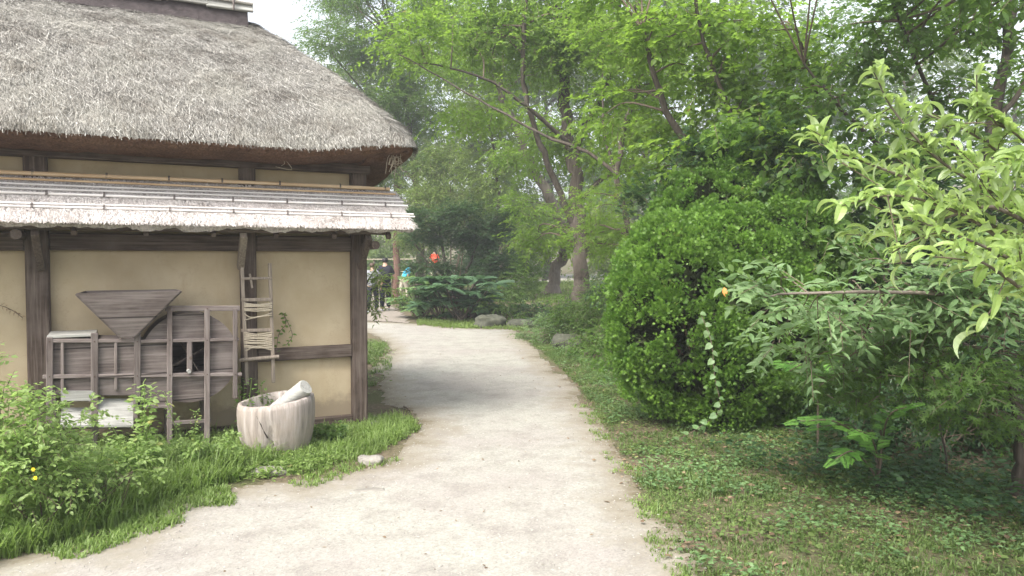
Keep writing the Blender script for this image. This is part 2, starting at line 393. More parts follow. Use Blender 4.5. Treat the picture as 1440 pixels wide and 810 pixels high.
def _blade(segs=4, bend=1.1, w=.03):
    V = []; F = []; y = z = 0; a = .2
    for i in range(segs + 1):
        wd = w * (1 - (i / segs) ** 2.2) + .001; V += [(-wd, z, y), (wd, z, y)]
        y += math.cos(a) / segs; z += math.sin(a) / segs; a += bend / segs
    for i in range(segs): F.append((2 * i, 2 * i + 1, 2 * i + 3, 2 * i + 2))
    return T(V, F)                                       # grows along +z, leans to +y
BLADES = [_blade(bend=.5), _blade(bend=1.2), _blade(bend=2.0), _blade(3, 1.6, .045)]

def place(mb, tpl, pos, d, nrm, scale, rnd, mi=0):
    """instances of a template baked into one mesh: d = tip direction, nrm = rough normal"""
    d = unit(d); x = unit(np.cross(d, nrm)); z = np.cross(x, d)
    M = np.stack([x, d, z], -1); s = np.asarray(scale, float)
    if s.ndim == 1: s = np.repeat(s[:, None], 3, 1)
    V = np.einsum('nij,kj->nki', M, tpl.V) if False else np.einsum('nij,nkj->nki', M, tpl.V[None] * s[:, None])
    V += pos[:, None]; n, k = V.shape[:2]
    F = (tpl.Fa[None] + (np.arange(n) * k)[:, None, None]).reshape(-1, tpl.Fa.shape[1])
    mb.add(V.reshape(-1, 3), F, np.repeat(rnd, len(tpl.F)), mi)
def upright(mb, tpl, pos, az, scale, rnd, lean=None, mi=0):
    """templates growing along +z, turned by az"""
    c, s = np.cos(az), np.sin(az); Z = np.zeros_like(c); O = np.ones_like(c)
    M = np.stack([np.stack([c, -s, Z], -1), np.stack([s, c, Z], -1), np.stack([Z, Z, O], -1)], -2)
    sc_ = np.asarray(scale, float)
    if sc_.ndim == 1: sc_ = np.repeat(sc_[:, None], 3, 1)
    V = np.einsum('nij,nkj->nki', M, tpl.V[None] * sc_[:, None]); V += pos[:, None]; n, k = V.shape[:2]
    F = (tpl.Fa[None] + (np.arange(n) * k)[:, None, None]).reshape(-1, tpl.Fa.shape[1])
    mb.add(V.reshape(-1, 3), F, np.repeat(rnd, len(tpl.F)), mi)

def blob(px, py, Y, rx, rz, ry=None):
    """crown lobe: centre where the photo shows it at depth Y, radii in photo pixels (ry in metres)"""
    k = Y / F_PX; return at(px, py, Y), np.array([rx * k, ry or (rx + rz) / 2 * k, rz * k])
def foliage(mb, blobs, leaf, tpl=KITE, lai=3.0, face=0.0, clump=.4, flat=.6, droop=.25, m=7, up=.8, shell=.45, seed=1, mi=0, tmi=1, twigs=True, spread=.5):
    rng = np.random.default_rng(seed); cents = []
    for c, r in blobs:
        area = math.pi * r[0] * r[2]; n = int(lai * area / (leaf * leaf * tpl.area)); nt = max(6, n // m)
        k = max(4, int(1.6 * (r[0] * r[1] * r[2]) / clump ** 3)); k = min(k, 260)
        u = unit(rng.normal(size=(k, 3))); cc = c + u * r * (rng.random((k, 1)) ** shell) * .95
        cents.append(cc)
        wgt = rng.random(k) + .3; wgt /= wgt.sum(); ci = rng.choice(k, nt, p=wgt)
        base = cc[ci] + rng.normal(size=(nt, 3)) * clump * spread * np.array([1, 1, flat])
        out = unit(base - c) * .6 + rng.normal(size=(nt, 3)) * np.array([.7, .7, .3]); out[:, 2] -= droop; out = unit(out)
        tl = leaf * (m / 2.2) * (.7 + .6 * rng.random(nt))
        side = unit(np.cross(out, np.array([0, 0, 1.]) + rng.normal(size=(nt, 3)) * .3))
        tt = (np.arange(m) + .7) / m
        pos = base[:, None] + out[:, None] * (tl[:, None] * tt)[..., None]
        pos[..., 2] -= (tl[:, None] * tt ** 2) * droop * .5
        sg = np.where(np.arange(m) % 2 == 0, 1, -1)
        d = out[:, None] * .65 + side[:, None] * sg[None, :, None] * .75 + rng.normal(size=(nt, m, 3)) * .22; d[..., 2] -= droop * .5
        nr = np.array([0, -face, up]) + rng.normal(size=(nt, m, 3)) * .38
        place(mb, tpl, pos.reshape(-1, 3), d.reshape(-1, 3), nr.reshape(-1, 3), leaf * (.7 + .6 * rng.random(nt * m)), np.clip(rng.random(nt * m) * .75 + np.repeat(rng.random(nt), m) * .25, 0, 1), mi)
        if twigs:
            q = min(nt, 1500); w_ = leaf * .03 + .0012
            a = base[:q]; b = a + out[:q] * tl[:q, None]; s_ = side[:q] * w_
            V = np.stack([a - s_, a + s_, b + s_ * .3, b - s_ * .3], 1).reshape(-1, 3)
            mb.add(V, np.arange(4 * q).reshape(-1, 4), .5, tmi)
    return np.concatenate(cents)
def limbs(mb, lims, rng, n=5, rough=.25, sides=9):
    """lims: list of (points, r0, r1); returns points with radii"""
    pts = []
    for P, r0, r1 in lims:
        S = spline(P, n); L = np.linspace(0, 1, len(S))[:, None]
        S = S + (rng.normal(size=S.shape) * (r0 * .18)) * np.minimum(1, L * 4)
        rad = r0 + (r1 - r0) * np.linspace(0, 1, len(S)) ** .8
        mb.tube(S, rad, sides, .3 + .4 * rng.random(), 0, True, rough, rng); pts += list(zip(S, rad))
    return pts
def branches(mb, pts, cents, num, rng, r=.02, mi=0):
    P = np.array([q for q, _ in pts]); num = min(num, len(cents))
    for c in cents[rng.choice(len(cents), num, replace=False)]:
        dd = np.linalg.norm(P - c, axis=1) + np.maximum(0, P[:, 2] - c[2]) * 1.5; i = int(np.argmin(dd)); a = P[i]
        L = np.linalg.norm(c - a)
        if L < .1: continue
        mid = (a + c) / 2 + rng.normal(size=3) * L * .1 + np.array([0, 0, L * .08])
        S = spline([a, mid, c], 4); r0 = min(r * (.6 + L * .35), pts[i][1] * .7 + .003)
        mb.tube(S, np.linspace(r0, max(.003, r0 * .25), len(S)), 5, .5, mi, True, cap=False)
def tree(name, label, cat, lims, blobs, leaf, mat, bark=barkm, tpl=KITE, group=None, seed=1, nbr=30, br=.02, **kw):
    rng = np.random.default_rng(seed + 99)
    base = np.array(lims[0][0][0], float); base[2] = gh(base[0], base[1])
    t_ = thing(name, label, cat, base, 0, group)
    tr = MB(base); lims = [(np.array(P, float), a, b) for P, a, b in lims]
    P0 = lims[0][0]
    if P0[0][2] > base[2] - .02: lims[0] = (np.vstack([base - [0, 0, .1], P0[(np.linalg.norm(P0 - base, axis=1) > .15)]]), lims[0][1], lims[0][2])
    main = limbs(tr, [lims[0]], rng); tr.tube([base - [0, 0, .1], base + [0, 0, lims[0][1] * 1.5]], [lims[0][1] * 1.5, lims[0][1] * .98], 9, .5, 0, True, .3, rng)
    tr.build('trunk', bark, t_)
    pts = list(main)
    for l in lims[1:]:
        lb = MB(base); pts += limbs(lb, [l], rng, sides=7); lb.build('limb', bark, t_)
    cr = MB(base); cents = foliage(cr, blobs, leaf, tpl, seed=seed, **kw)
    branches(cr, pts, cents, nbr, rng, br, 1)
    cr.build('crown', [mat, twigm], t_)
    return t_
def shrub(name, label, blobs, leaf, mat, tpl=KITE, group=None, seed=1, cat='shrub', stems=6, sr=.012, **kw):
    rng = np.random.default_rng(seed + 7)
    c = np.mean([b[0] for b in blobs], 0); base = np.array([c[0], c[1], gh(c[0], c[1])])
    t_ = thing(name, label, cat, base, 0, group)
    f = MB(base); cents = foliage(f, blobs, leaf, tpl, seed=seed, **kw); f.build('foliage', [mat, twigm], t_)
    for i in range(stems):
        st = MB(base); tgt = cents[rng.integers(len(cents))]; b = base + [rng.normal() * .12, rng.normal() * .12, -.03]
        S = spline([b, (b + tgt) / 2 + rng.normal(size=3) * .06, tgt], 5); st.tube(S, np.linspace(sr, sr * .35, len(S)), 6, rng.random(), 0); st.build('stem', twigm, t_)
    return t_

# ---------------------------------------------------------------- ground, path
def sstep(a, b, x): t_ = np.clip((x - a) / (b - a), 0, 1); return t_ * t_ * (3 - 2 * t_)
def gh(x, y):
    x = np.asarray(x, float); y = np.asarray(y, float)
    z = .45 * sstep(18.9, 20.6, y + .25 * np.sin(x * 1.3)) * sstep(-1.9, -.6, x - .12 * (y - 20))
    z = z + .6 * sstep(34.5, 38.5, y) * (1 - sstep(-3, 0, x))
    z = z + 14 * sstep(60, 170, y) + 8 * sstep(40, 150, np.abs(x))
    return z if z.ndim else float(z)
def axis(a): return np.unique(np.round(np.concatenate(a), 3))
xs = axis([np.linspace(-400, -30, 12), np.linspace(-30, -6, 13), np.linspace(-6, 8, 57), np.linspace(8, 30, 12), np.linspace(30, 400, 12)])
ys = axis([np.linspace(-60, -4, 8), np.linspace(-4, 26, 91), np.linspace(26, 60, 18), np.linspace(60, 500, 20)])
X, Y = np.meshgrid(xs, ys); Z = gh(X, Y)
g = MB(); g.grid(np.stack([X, Y, Z], -1)); tag(g.build('ground', earth), kind='structure')

def in_poly(P, poly):
    x, y = P[:, 0], P[:, 1]; r = np.zeros(len(P), bool); n = len(poly)
    for i in range(n):
        x1, y1 = poly[i][:2]; x2, y2 = poly[(i + 1) % n][:2]
        c = ((y1 > y) != (y2 > y)) & (x < (x2 - x1) * (y - y1) / ((y2 - y1) + 1e-12) + x1); r ^= c
    return r
def edge_dist(P, poly):
    d = np.full(len(P), 1e9); n = len(poly)
    for i in range(n):
        a = np.array(poly[i][:2]); b = np.array(poly[(i + 1) % n][:2]); ab = b - a
        t_ = np.clip(((P - a) @ ab) / (ab @ ab + 1e-9), 0, 1); d = np.minimum(d, np.linalg.norm(P - (a + t_[:, None] * ab), axis=1))
    return d
pl = [(-60, 800), (150, 745), (228, 700), (300, 684), (360, 676), (430, 672), (490, 660), (545, 640), (590, 610), (588, 585), (548, 570), (530, 548), (528, 520), (548, 497), (532, 478), (500, 462), (400, 466), (400, 441)]
pr = [(560, 441), (590, 456), (640, 461), (730, 463), (742, 478), (766, 502), (810, 545), (848, 590), (880, 645), (925, 720), (950, 770), (975, 830)]
path_poly = [gp(*q)[:2] for q in pl[:-1]] + [gp(400, 446)[:2]] + [gp(*q)[:2] for q in pr[1:]] + [np.array([.7, 2.2]), np.array([1.2, -3]), np.array([-5, -3]), np.array([-5.5, 3.2])]
def fine_poly(poly, step=.12):
    out = []; n = len(poly)
    for i in range(n):
        a, b = np.array(poly[i]), np.array(poly[(i + 1) % n]); k = max(1, int(np.linalg.norm(b - a) / step))
        for j in range(k): out.append(a + (b - a) * j / k)
    out = np.array(out); nx = vnoise(out, 3, 1.7) * .10 + vnoise(out, 5, 6) * .05; ny = vnoise(out, 4, 1.7) * .10 + vnoise(out, 6, 6) * .05
    return out + np.stack([nx, ny], 1)
PP = fine_poly(path_poly)
def sheet(name, poly, dz, mat, cell=.14, fade=.5):
    lo = poly.min(0); hi = poly.max(0)
    xs = np.arange(lo[0], hi[0] + cell, cell); ys = np.arange(lo[1], hi[1] + cell, cell)
    X, Y = np.meshgrid(xs, ys); P = np.stack([X.ravel(), Y.ravel()], 1)
    jx = P + .0
    ins = in_poly(P, poly).reshape(X.shape); cellin = ins[:-1, :-1] & ins[1:, :-1] & ins[:-1, 1:] & ins[1:, 1:]
    bm = bmesh.new(); vm = {}
    d = edge_dist(P, poly).reshape(X.shape)
    lay = bm.verts.layers.float.new('edge')
    def gv(j, i):
        if (j, i) not in vm:
            v = bm.verts.new((X[j, i], Y[j, i], gh(X[j, i], Y[j, i]) + dz)); v[lay] = max(0, 1 - d[j, i] / fade); vm[(j, i)] = v
        return vm[(j, i)]
    for j, i in zip(*np.nonzero(cellin)): bm.faces.new((gv(j, i), gv(j, i + 1), gv(j + 1, i + 1), gv(j + 1, i)))
    me = bpy.data.meshes.new(name); bm.to_mesh(me); bm.free(); me.materials.append(mat)
    o = link(bpy.data.objects.new(name, me)); return tag(o, kind='structure')
sheet('path', PP, .006, sand, cell=.06, fade=.75)
# earth track that leads on to the people
dt = [gp(400, 443)[:2], gp(584, 457)[:2], gp(574, 444)[:2], gp(556, 432)[:2], gp(548, 424)[:2], gp(540, 412)[:2], np.array([-9.5, 50]), np.array([-14, 50]), gp(505, 418)[:2], gp(470, 430)[:2], gp(380, 440)[:2]]
trackm = plain('packed_earth', (.235, .205, .175), .95, .25, 20, .4, .01, .1)
sheet('track', fine_poly(dt, .3), .012, trackm, cell=.15, fade=.4)

# ---------------------------------------------------------------- thatched house
house = thing('thatched_house', 'old thatched farmhouse with ochre plaster walls, dark posts and a bamboo-bound lean-to roof', 'house', HO, HANG)
SL = -7.0; BK = 3.0
def wallpart(name, x0, x1, z0, z1, y=.03, th=.09, lab=None):
    b = MB(); b.box(((x0 + x1) / 2, y + th / 2, (z0 + z1) / 2), (x1 - x0, th, z1 - z0)); o = b.build(name, plaster, house); return o
wallpart('wall', SL, -.02, .1, 2.5)
b = MB(); b.box((-.055, BK / 2, 1.3), (.09, BK - .02, 2.38)); b.build('wall', plaster, house)
b = MB(); b.box(((SL - .02) / 2, BK, 1.3), (-SL - .06, .09, 2.38)); b.build('wall', plaster, house)
b = MB(); b.box((SL, BK / 2, 1.3), (.09, BK - .05, 2.38)); b.build('wall', plaster, house)
def post(x, w_, y=0.0, z1=2.52, dep=None):
    b = MB(); b.box((x, y + .02, (z1 + .04) / 2 + .02), (w_, dep or w_, z1 - .02), bev=.012); b.build('post', wood[2], house)
xc = hp(506, 460, .04)[0]; xm = hp(350, 400, .04)[0]; xl = hp(54, 440, .04)[0]
post(xc, .145, dep=.15); post(xm, .135); post(xl, .165); post(xl - 1.75, .15); post(xl - 3.4, .15)
post(xc - .02, .14, BK - .02)
def rail(x0, x1, z, h, y=-.005, d=.07, name='wall_beam', mat=None):
    b = MB(); b.box(((x0 + x1) / 2, y, z), (x1 - x0, d, h), bev=.008); b.build(name, mat or wood[0], house)
zr = hp(440, 496, .03)[2]; rail(xm + .07, xc - .075, zr, .115)
zh = hp(440, 343, .03)[2]
rail(xl + .085, xm - .07, zh, .14, name='head_beam'); rail(xm + .07, xc - .075, zh, .14, name='head_beam'); rail(SL, xl - .085, zh - .0, .15, name='head_beam')
rail(SL, xc + .1, 2.47, .12, y=-.03, d=.12, name='eave_beam')
rail(SL, xc - .075, .06, .12, name='sill_beam')
b = MB(); b.box(((SL + .1) / 2, .03, .0), (-SL + .2, .34, .07), bev=.02); b.build('footing', stone, house)
# log ends and the slanting struts that carry the lean-to
for px, py in ((25, 330), (522, 345)):
    q = hp(px, py, .28); b = MB(); b.tube([[q[0], -.42, q[2] + .0], [q[0], .0, q[2] + .0]], .04, 10, mi=0); b.build('bracket_log', wood[1], house)
for x in (xm - .075, xc + .0, xl + .03):
    b = MB(); b.beam((x, -.08, hp(338, 376, .08)[2]), (x - .015, -.40, hp(336, 334, .4)[2] + .02), .055, .06, up=(0, 1, 0)); b.build('strut', wood[2] if x != xm - .075 else stripm, house)
b = MB(); b.tube([(SL, -.40, 1.85), (.1, -.40, 1.85)], .025, 8); b.build('eave_pole', wood[0], house)
for i in range(14):
    x = .12 - i * .5; b = MB(); b.beam((x, -.44, 1.80), (x, .0, 2.17), .04, .045); b.build('rafter', wood[1], house)

# lean-to roof
rng = np.random.default_rng(5)
zt = hp(300, 261, .02)[2] - .01; ze = hp(300, 322, .5)[2] + .015; SR = .33
def lean(s, t_, lift=0):                                  # t 0 at the wall .. 1 at the eave
    s = np.asarray(s, float); t_ = np.asarray(t_, float)
    return np.stack([s + 0 * t_, -.01 - .50 * t_ + 0 * s - lift * .6, zt + (ze - zt) * t_ + lift * .75 + 0 * s], -1)
ss = np.linspace(SL, SR, 360); tt = np.linspace(0, 1, 16); S_, T_ = np.meshgrid(ss, tt)
edge = np.where(T_ > .99, vnoise(np.stack([S_ * 9, T_], -1), 2) * .022 + vnoise(np.stack([S_ * 30, T_], -1), 3) * .012, 0)
top = lean(S_, T_, vnoise(np.stack([S_ * 6, T_ * 5], -1), 1) * .008 + .035); top[..., 2] -= edge; top[..., 1] += edge * .6
bot = lean(S_, T_, -.03); bot[..., 2] -= edge
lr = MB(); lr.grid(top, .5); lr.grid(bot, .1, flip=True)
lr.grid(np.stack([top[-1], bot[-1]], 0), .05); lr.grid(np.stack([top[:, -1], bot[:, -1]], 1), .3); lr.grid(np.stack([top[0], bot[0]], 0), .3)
n = 26000; s = rng.uniform(-4.2, SR - .02, n); t1 = rng.uniform(.03, 1.0, n); a = lean(s, t1, .044 + .014 * rng.random(n))
d = np.stack([rng.normal(size=n) * .25, np.full(n, -.5), np.full(n, (ze - zt)) + .03 * rng.random(n)], -1)
STRAW = T([(-.5, 0, 0), (.5, 0, 0), (.3, 1, 0), (-.3, 1, 0)], [(0, 1, 2, 3)])
LL = rng.uniform(.04, .13, n); LL = np.minimum(LL, (1.06 - t1) * .65 + .02)
place(lr, STRAW, a, d, np.tile([0, -.6, .8], (n, 1)), np.stack([rng.uniform(.003, .008, n), LL, LL], -1), rng.random(n))
lo = lr.build('lean_to_roof', leanm, house)
# loose straws under the lean-to eave
for (t_, r_, m_, dx) in ((.03, .019, bam_tan, -.08), (.16, .010, bam_tan, -.04), (.27, .009, bam_grey, -.02), (.37, .010, bam_grey, .0), (.49, .0125, bam_grey, .02), (.70, .0095, bam_grey, .04), (.775, .0095, bam_grey, .04)):
    b = MB(); xx = np.linspace(SL, SR + dx, 90); Pn = lean(xx, t_ + .006 * np.sin(xx * 2.1 + t_ * 20), .054 + r_)
    rr = np.full(len(xx), r_); rr[::5] *= 1.13; rr = rr * (1.08 - .2 * (xx - SL) / 7.3)
    b.tube(Pn, rr, 8)
    pole = b.build('bamboo_pole', m_, house)
    if t_ in (.49, .775, .03):
        for k in range(12):
            b = MB(); x = SR - .16 - k * .47 + rng.normal() * .03; q = lean(x, t_, .056 + r_)
            for e_ in range(2): b.tube([q + [e_ * .008, -.018, -.012], q + [e_ * .008 + .002, -.012, .02], q + [e_ * .008 + .002, .008, .028]], .0035, 4, cap=False)
            b.build('tie', tie, pole)

# main thatched roof: rounded-corner contours rising from eave to ridge
RS, RD, RZ = -.90, 1.2, 4.0                                # ridge end, ridge line, ridge height
PE, SE, RC = .55, .37, .13
def contour(u, t_):
    """u 0..1 front run (left to right), 1..2 corner, 2..3 right side going back. t 0 eave .. 1 ridge"""
    u = np.asarray(u, float); t_ = np.asarray(t_, float)
    f = PE * (1 - t_) - (RD - .05) * t_                    # front line, metres in front of the wall
    sr = SE * (1 - t_) + RS * t_; rc = RC * (1 - t_) + .05
    a = np.clip(u - 1, 0, 1) * math.pi / 2
    x = np.where(u <= 1, SL - .6 + (sr - rc - SL + .6) * np.clip(u, 0, 1), sr - rc + rc * np.sin(a))
    y0 = np.where(u <= 1, -f, -f + rc - rc * np.cos(a)); back = (BK - .3) * (1 - t_) + (RD + .1) * t_
    y = np.where(u > 2, -f + rc + np.clip(u - 2, 0, 1) * (back + f - rc), y0)
    k = sstep(SE - 1.1, SE, x); zf = 2.54 + .10 * k
    zs = zf - .10 * sstep(-.54, -.2, y) * (u > 1) - .16 * sstep(-.3, .9, y) * (u > 1)
    hgt = (RZ - zf); rise = 1 - (1 - t_) ** 1.10
    rise = rise + .055 * np.sin(np.pi * np.clip(t_ * 1.0, 0, 1)) + .10 * (1 - np.exp(-t_ * 16)) * (1 - t_) ** .8
    z = zs * (1 - np.minimum(1, rise)) + RZ * np.minimum(1, rise) + 0 * hgt
    return np.stack([x, y, z], -1)
uu = np.concatenate([np.linspace(0, 1, 300, endpoint=False), np.linspace(1, 2, 26, endpoint=False), np.linspace(2, 3, 40)])
tv = np.concatenate([np.linspace(0, .06, 6, endpoint=False), np.linspace(.06, 1, 60)])
U_, V_ = np.meshgrid(uu, tv); G = contour(U_, V_)
G[..., 2] += (vnoise(G, 1, 2.2) * .03 + vnoise(G, 2, 7) * .02 + vnoise(G, 3, 22) * .012) * (V_ > .001)
G[..., :2] += (vnoise(G, 4, 9) * .012)[..., None]
G[0, :, 2] += vnoise(G[0], 8, 14) * .012
rf = MB(); rf.grid(G, .4, 0)
# cut end: from the lip down and inwards
def under(u, k):
    o = contour(u, np.zeros_like(u)); 
    cx = np.where(u <= 1, o[:, 0], np.minimum(o[:, 0], SE - RC)); cyv = np.where(u <= 1, -PE + RC, np.maximum(o[:, 1], -PE + RC))
    inn = np.stack([cx, cyv], -1); dv = unit(inn - o[:, :2] + 1e-6) if True else 0
    dep = np.array([0, .01, .05, .2, .42])[k]; dz = np.array([0, .03, .06, .085, .09])[k]
    q = o.copy(); q[:, :2] += dv * dep; side = np.clip(u - 1, 0, 1)
    q[:, 2] -= dz * (1 - .55 * side); return q
ring = [G[0]] + [under(uu, k) for k in (1, 2, 3, 4)]
for k in (1, 2, 3, 4):
    ring[k][:, 2] += vnoise(ring[k], 10 + k, 10) * .014
rf.grid(np.stack([ring[0], ring[1]], 0), .4, 1, flip=True)
for a_, b_ in ((1, 2), (2, 3), (3, 4)): rf.grid(np.stack([ring[a_], ring[b_]], 0), .35, 1, flip=True)
inr = ring[4].copy(); inr[:, 1] = np.maximum(inr[:, 1], .2); inr[:, 0] = np.minimum(inr[:, 0], -.1); inr[:, 2] = 2.5
rf.grid(np.stack([ring[4], inr], 0), .2, 1, flip=True)
# back slope closes the volume
bk = contour(np.full(60, 3.0), np.linspace(0, 1, 60)); bl = bk.copy(); bl[:, 0] = SL - .6; rf.grid(np.stack([bl, bk], 0), .4, 0)
# straw: front slope in the frame and the corner
def straws(n, u, t_, wmin=.002, wmax=.006, lmin=.07, lmax=.2, ang=.45, lift=.22, mi=0, rn=None):
    P = contour(u, t_); P2 = contour(u, np.maximum(0, t_ - .03)); dn = unit(P2 - P)
    Pu = contour(u + .002, t_); tang = unit(Pu - P); nr = np.cross(tang, dn); nr = unit(nr * np.sign(nr[:, 2:3] + 1e-6))
    d = dn + tang * (rng.normal(size=(n, 1)) * ang) + nr * (rng.random((n, 1)) * lift)
    P = P + nr * (.012 + vnoise(P, 2, 7)[:, None] * .015 + .02 * rng.random((n, 1)))
    L = np.minimum(rng.uniform(lmin, lmax, n), .03 + t_ * 1.9 + .03 * rng.random(n))
    place(rf, STRAW, P, d, nr, np.stack([rng.uniform(wmin, wmax, n), L, L], -1), rng.random(n) if rn is None else rn, mi)
n = 140000; u_ = 1 - (rng.random(n) ** 1.0) * .62; straws(n, u_, rng.random(n) ** .9, .0014, .0046, .025, .075, .45, .17)
n = 9000; straws(n, 1 + rng.random(n) * 1.0, rng.random(n))
n = 5000; straws(n, 2 + rng.random(n) * 1.0, rng.random(n) ** 1.5)
n = 350; straws(n, .4 + .6 * rng.random(n), .1 + .9 * rng.random(n), .003, .005, .14, .28, .6, .3, rn=.8 + .2 * rng.random(n))
n = 9000; straws(n, .4 + 1.5 * rng.random(n), .002 + .03 * rng.random(n), .003, .007, .03, .07, .5, .1)
thr = rf.build('thatch_roof', [thatch, thatch_end], house)
# hanging straws under the corner
b = MB()
for i in range(26):
    q = under(np.array([rng.uniform(.86, 1.9)]), 3)[0]; b.tube(spline([q, q + rng.normal(size=3) * .03 - [0, 0, .04], q + rng.normal(size=3) * .06 - [0, 0, rng.uniform(.05, .12)]], 3), .0025, 4, rng.random(), 0, cap=False)
b.build('loose_straw', rope, thr)['kind'] = 'stuff'
# ridge cap
b = MB(); zt0 = RZ - .08; b.prism([(SL, RD - .30, zt0), (SL, RD + .30, zt0), (SL, RD + .22, zt0 + .30), (SL, RD, zt0 + .40), (SL, RD - .22, zt0 + .30)], (RS + .02 - SL, 0, 0)); rc_ = b.build('ridge_cap', plain('dark_bark_cap', (.055, .045, .045), .9, .4, 14, .6, .02), house)
for i in range(22):
    x0 = RS + .06 - (i + 1) * .42; b = MB(); tl_ = rng.normal() * .02
    b.box((x0 + .21, RD - .255, zt0 + .225 + tl_ * .5), (.44, .03, .17), Matrix.Rotation(R(-25) + tl_, 3, 'X') @ Matrix.Rotation(rng.normal() * .03, 3, 'Y'), rng.random(), 0, .006); b.build('bark_board', pale[0], rc_)
for (dy, dz, r_) in ((-.29, .245, .022), (-.23, .37, .026), (-.1, .45, .024), (.2, .36, .024)):
    b = MB(); xx = np.linspace(SL, RS + .07, 60); rr = np.full(60, r_); rr[::6] *= 1.15
    b.tube(np.stack([xx, RD + dy + .004 * np.sin(xx * 5), zt0 + dz + .006 * np.sin(xx * 3)], -1), rr, 8); b.build('ridge_pole', bam_grey, rc_)
for i in range(9):
    x0 = RS - .12 - i * .6; b = MB()
    b.tube(spline([(x0, RD - .31, zt0 + .14), (x0, RD - .32, zt0 + .26), (x0, RD - .26, zt0 + .39), (x0, RD - .1, zt0 + .485)], 3), .011, 6); b.build('ridge_tie', tie, rc_)

# ---------------------------------------------------------------- winnowing machine against the wall
PM = .46                                                  # front face stands this far in front of the wall
mo = hp(200, 640, PM); MO = HO + HW * mo[0] + HN * (-PM)
wm = thing('winnowing_machine', 'weathered grey wooden winnowing machine with hopper and round drum against the house wall', 'winnowing machine', MO, HANG)
def mp(px, py, dp=0.0):                                   # photo point on the machine's front (dp metres further back) in machine coordinates
    q = hp(px, py, PM - dp); return np.array([q[0] - mo[0], q[1] + PM, q[2]])
DM = .38
def slab(name, pts, d0, d1, mat, par=wm):
    b = MB(); P = [mp(*q) for q in pts]
    for q in P: q[1] = d0
    b.prism(P, (0, d1 - d0, 0)); return b.build(name, mat, par)
hb = slab('outlet_box', [(72, 476), (193, 478), (193, 556), (72, 556)], .012, DM, mach[0])
b = MB(); a0 = mp(66, 476); a1 = mp(136, 474); b.box(((a0[0] + a1[0]) / 2, DM / 2 - .0, a0[2] + .012), (a1[0] - a0[0], DM + .03, .02), bev=.003); b.build('lid', pale[0], wm)
slab('sieve_box', [(193.5, 480), (239, 480), (239, 570), (193.5, 570)], .010, DM, mach[0])
slab('sieve_box', [(137, 479), (193, 479), (193, 556), (137, 556)], .004, .0115, mach[0])
# drum
c0 = mp(268, 503); rdx = abs(mp(335, 503)[0] - mp(268, 503)[0])
hole = [(242, 481), (262, 481), (262, 522), (242, 522)]; hole2 = [(270, 481), (288, 481), (288, 522), (270, 522)]
ang = np.linspace(0, 2 * math.pi, 49)[:-1]
dr = MB(); ring_f = [c0 + [math.cos(a) * rdx, 0, math.sin(a) * rdx] for a in ang]
V = np.array(ring_f); V2 = V.copy(); V[:, 1] = .02; V2[:, 1] = DM
dr.grid(np.stack([np.vstack([V, V[:1]]), np.vstack([V2, V2[:1]])], 0), .5, 0, False)
Rb = V2[::-1]; dr.add(Rb, [list(range(48))])
hx0, hz1 = mp(242, 481)[0], mp(242, 481)[2]; hx1, hz0 = mp(288, 522)[0], mp(288, 522)[2]
sq = []                                                   # front face as a ring between the rim and the square opening
for a in ang:
    ca, sa = math.cos(a), math.sin(a); wx = (hx1 - c0[0]) if ca > 0 else (c0[0] - hx0); wz = (hz1 - c0[2]) if sa > 0 else (c0[2] - hz0)
    k = min(abs(wx / ca) if abs(ca) > 1e-6 else 9, abs(wz / sa) if abs(sa) > 1e-6 else 9); sq.append([c0[0] + ca * k, .02, c0[2] + sa * k])
sq = np.array(sq); dr.grid(np.stack([np.vstack([V, V[:1]]), np.vstack([sq, sq[:1]])], 0), .45, 0, False, flip=True)
dr.build('fan_drum', mach[0], wm)
b = MB()
for k in range(4):
    a = k * math.pi / 2 + .5; b.box((c0[0] + math.cos(a) * rdx * .45, DM * .55, c0[2] + math.sin(a) * rdx * .45), (rdx * .85, DM * .6, .012), Matrix.Rotation(-a, 3, 'Y'))
b.tube([(c0[0], -.02, c0[2]), (c0[0], DM - .01, c0[2])], .014, 8); b.build('fan', wood[1], wm)
b = MB(); b.beam(mp(266.5, 480, 0) + [0, -.004, 0], mp(266.5, 530, 0) + [0, -.004, 0], .04, .03, up=(0, 1, 0)); ck = b.build('crank', mach[2], wm)
b = MB(); q = mp(265, 521); b.tube([q + [0, .0, 0], q + [0, -.07, 0]], .016, 8); b.build('crank_handle', pale[1], ck)
# frame
def fr(a_, b_, w_=.035, d_=.03, dp=0, y=-.006, m_=None, name='frame_bar'):
    P, Q = mp(*a_), mp(*b_); P[1] = Q[1] = y; b = MB(); vert = abs(P[2] - Q[2]) > abs(P[0] - Q[0])
    b.beam(P, Q, w_, d_, up=(0, 1, 0), rnd=rng.random()); return b.build(name, m_ or mach[2 if vert else 0], wm)
for x, y0, y1, w_ in ((70, 474, 622, .045), (88, 478, 562, .022), (133, 468, 602, .05), (163, 480, 548, .022), (193, 468, 560, .048), (238.5, 432, 640, .04), (291, 434, 634, .042), (330.5, 434, 560, .036)):
    fr((x, y0), (x, y1), w_, .036 if x not in (88, 163) else .024)
for a_, b_, w_, y in (((60, 529.5), (340, 526), .03, -.03), ((66, 479), (196, 479), .03, -.028), ((196, 480), (336, 477), .028, -.03), ((232, 433.5), (337, 433.5), .045, -.032), ((234, 595), (296, 591), .032, -.03), ((195, 572), (240, 571), .026, -.03), ((100, 600), (196, 600), .028, -.03)):
    fr(a_, b_, w_, .018, y=-.011)
for x in (70, 133, 238.5, 291): # back legs
    P, Q = mp(x, 474), mp(x, 622); P[1] = Q[1] = DM + .02; Q[2] = .0; b = MB(); b.beam(P, Q, .04, .036, up=(0, 1, 0)); b.build('leg', mach[2], wm)
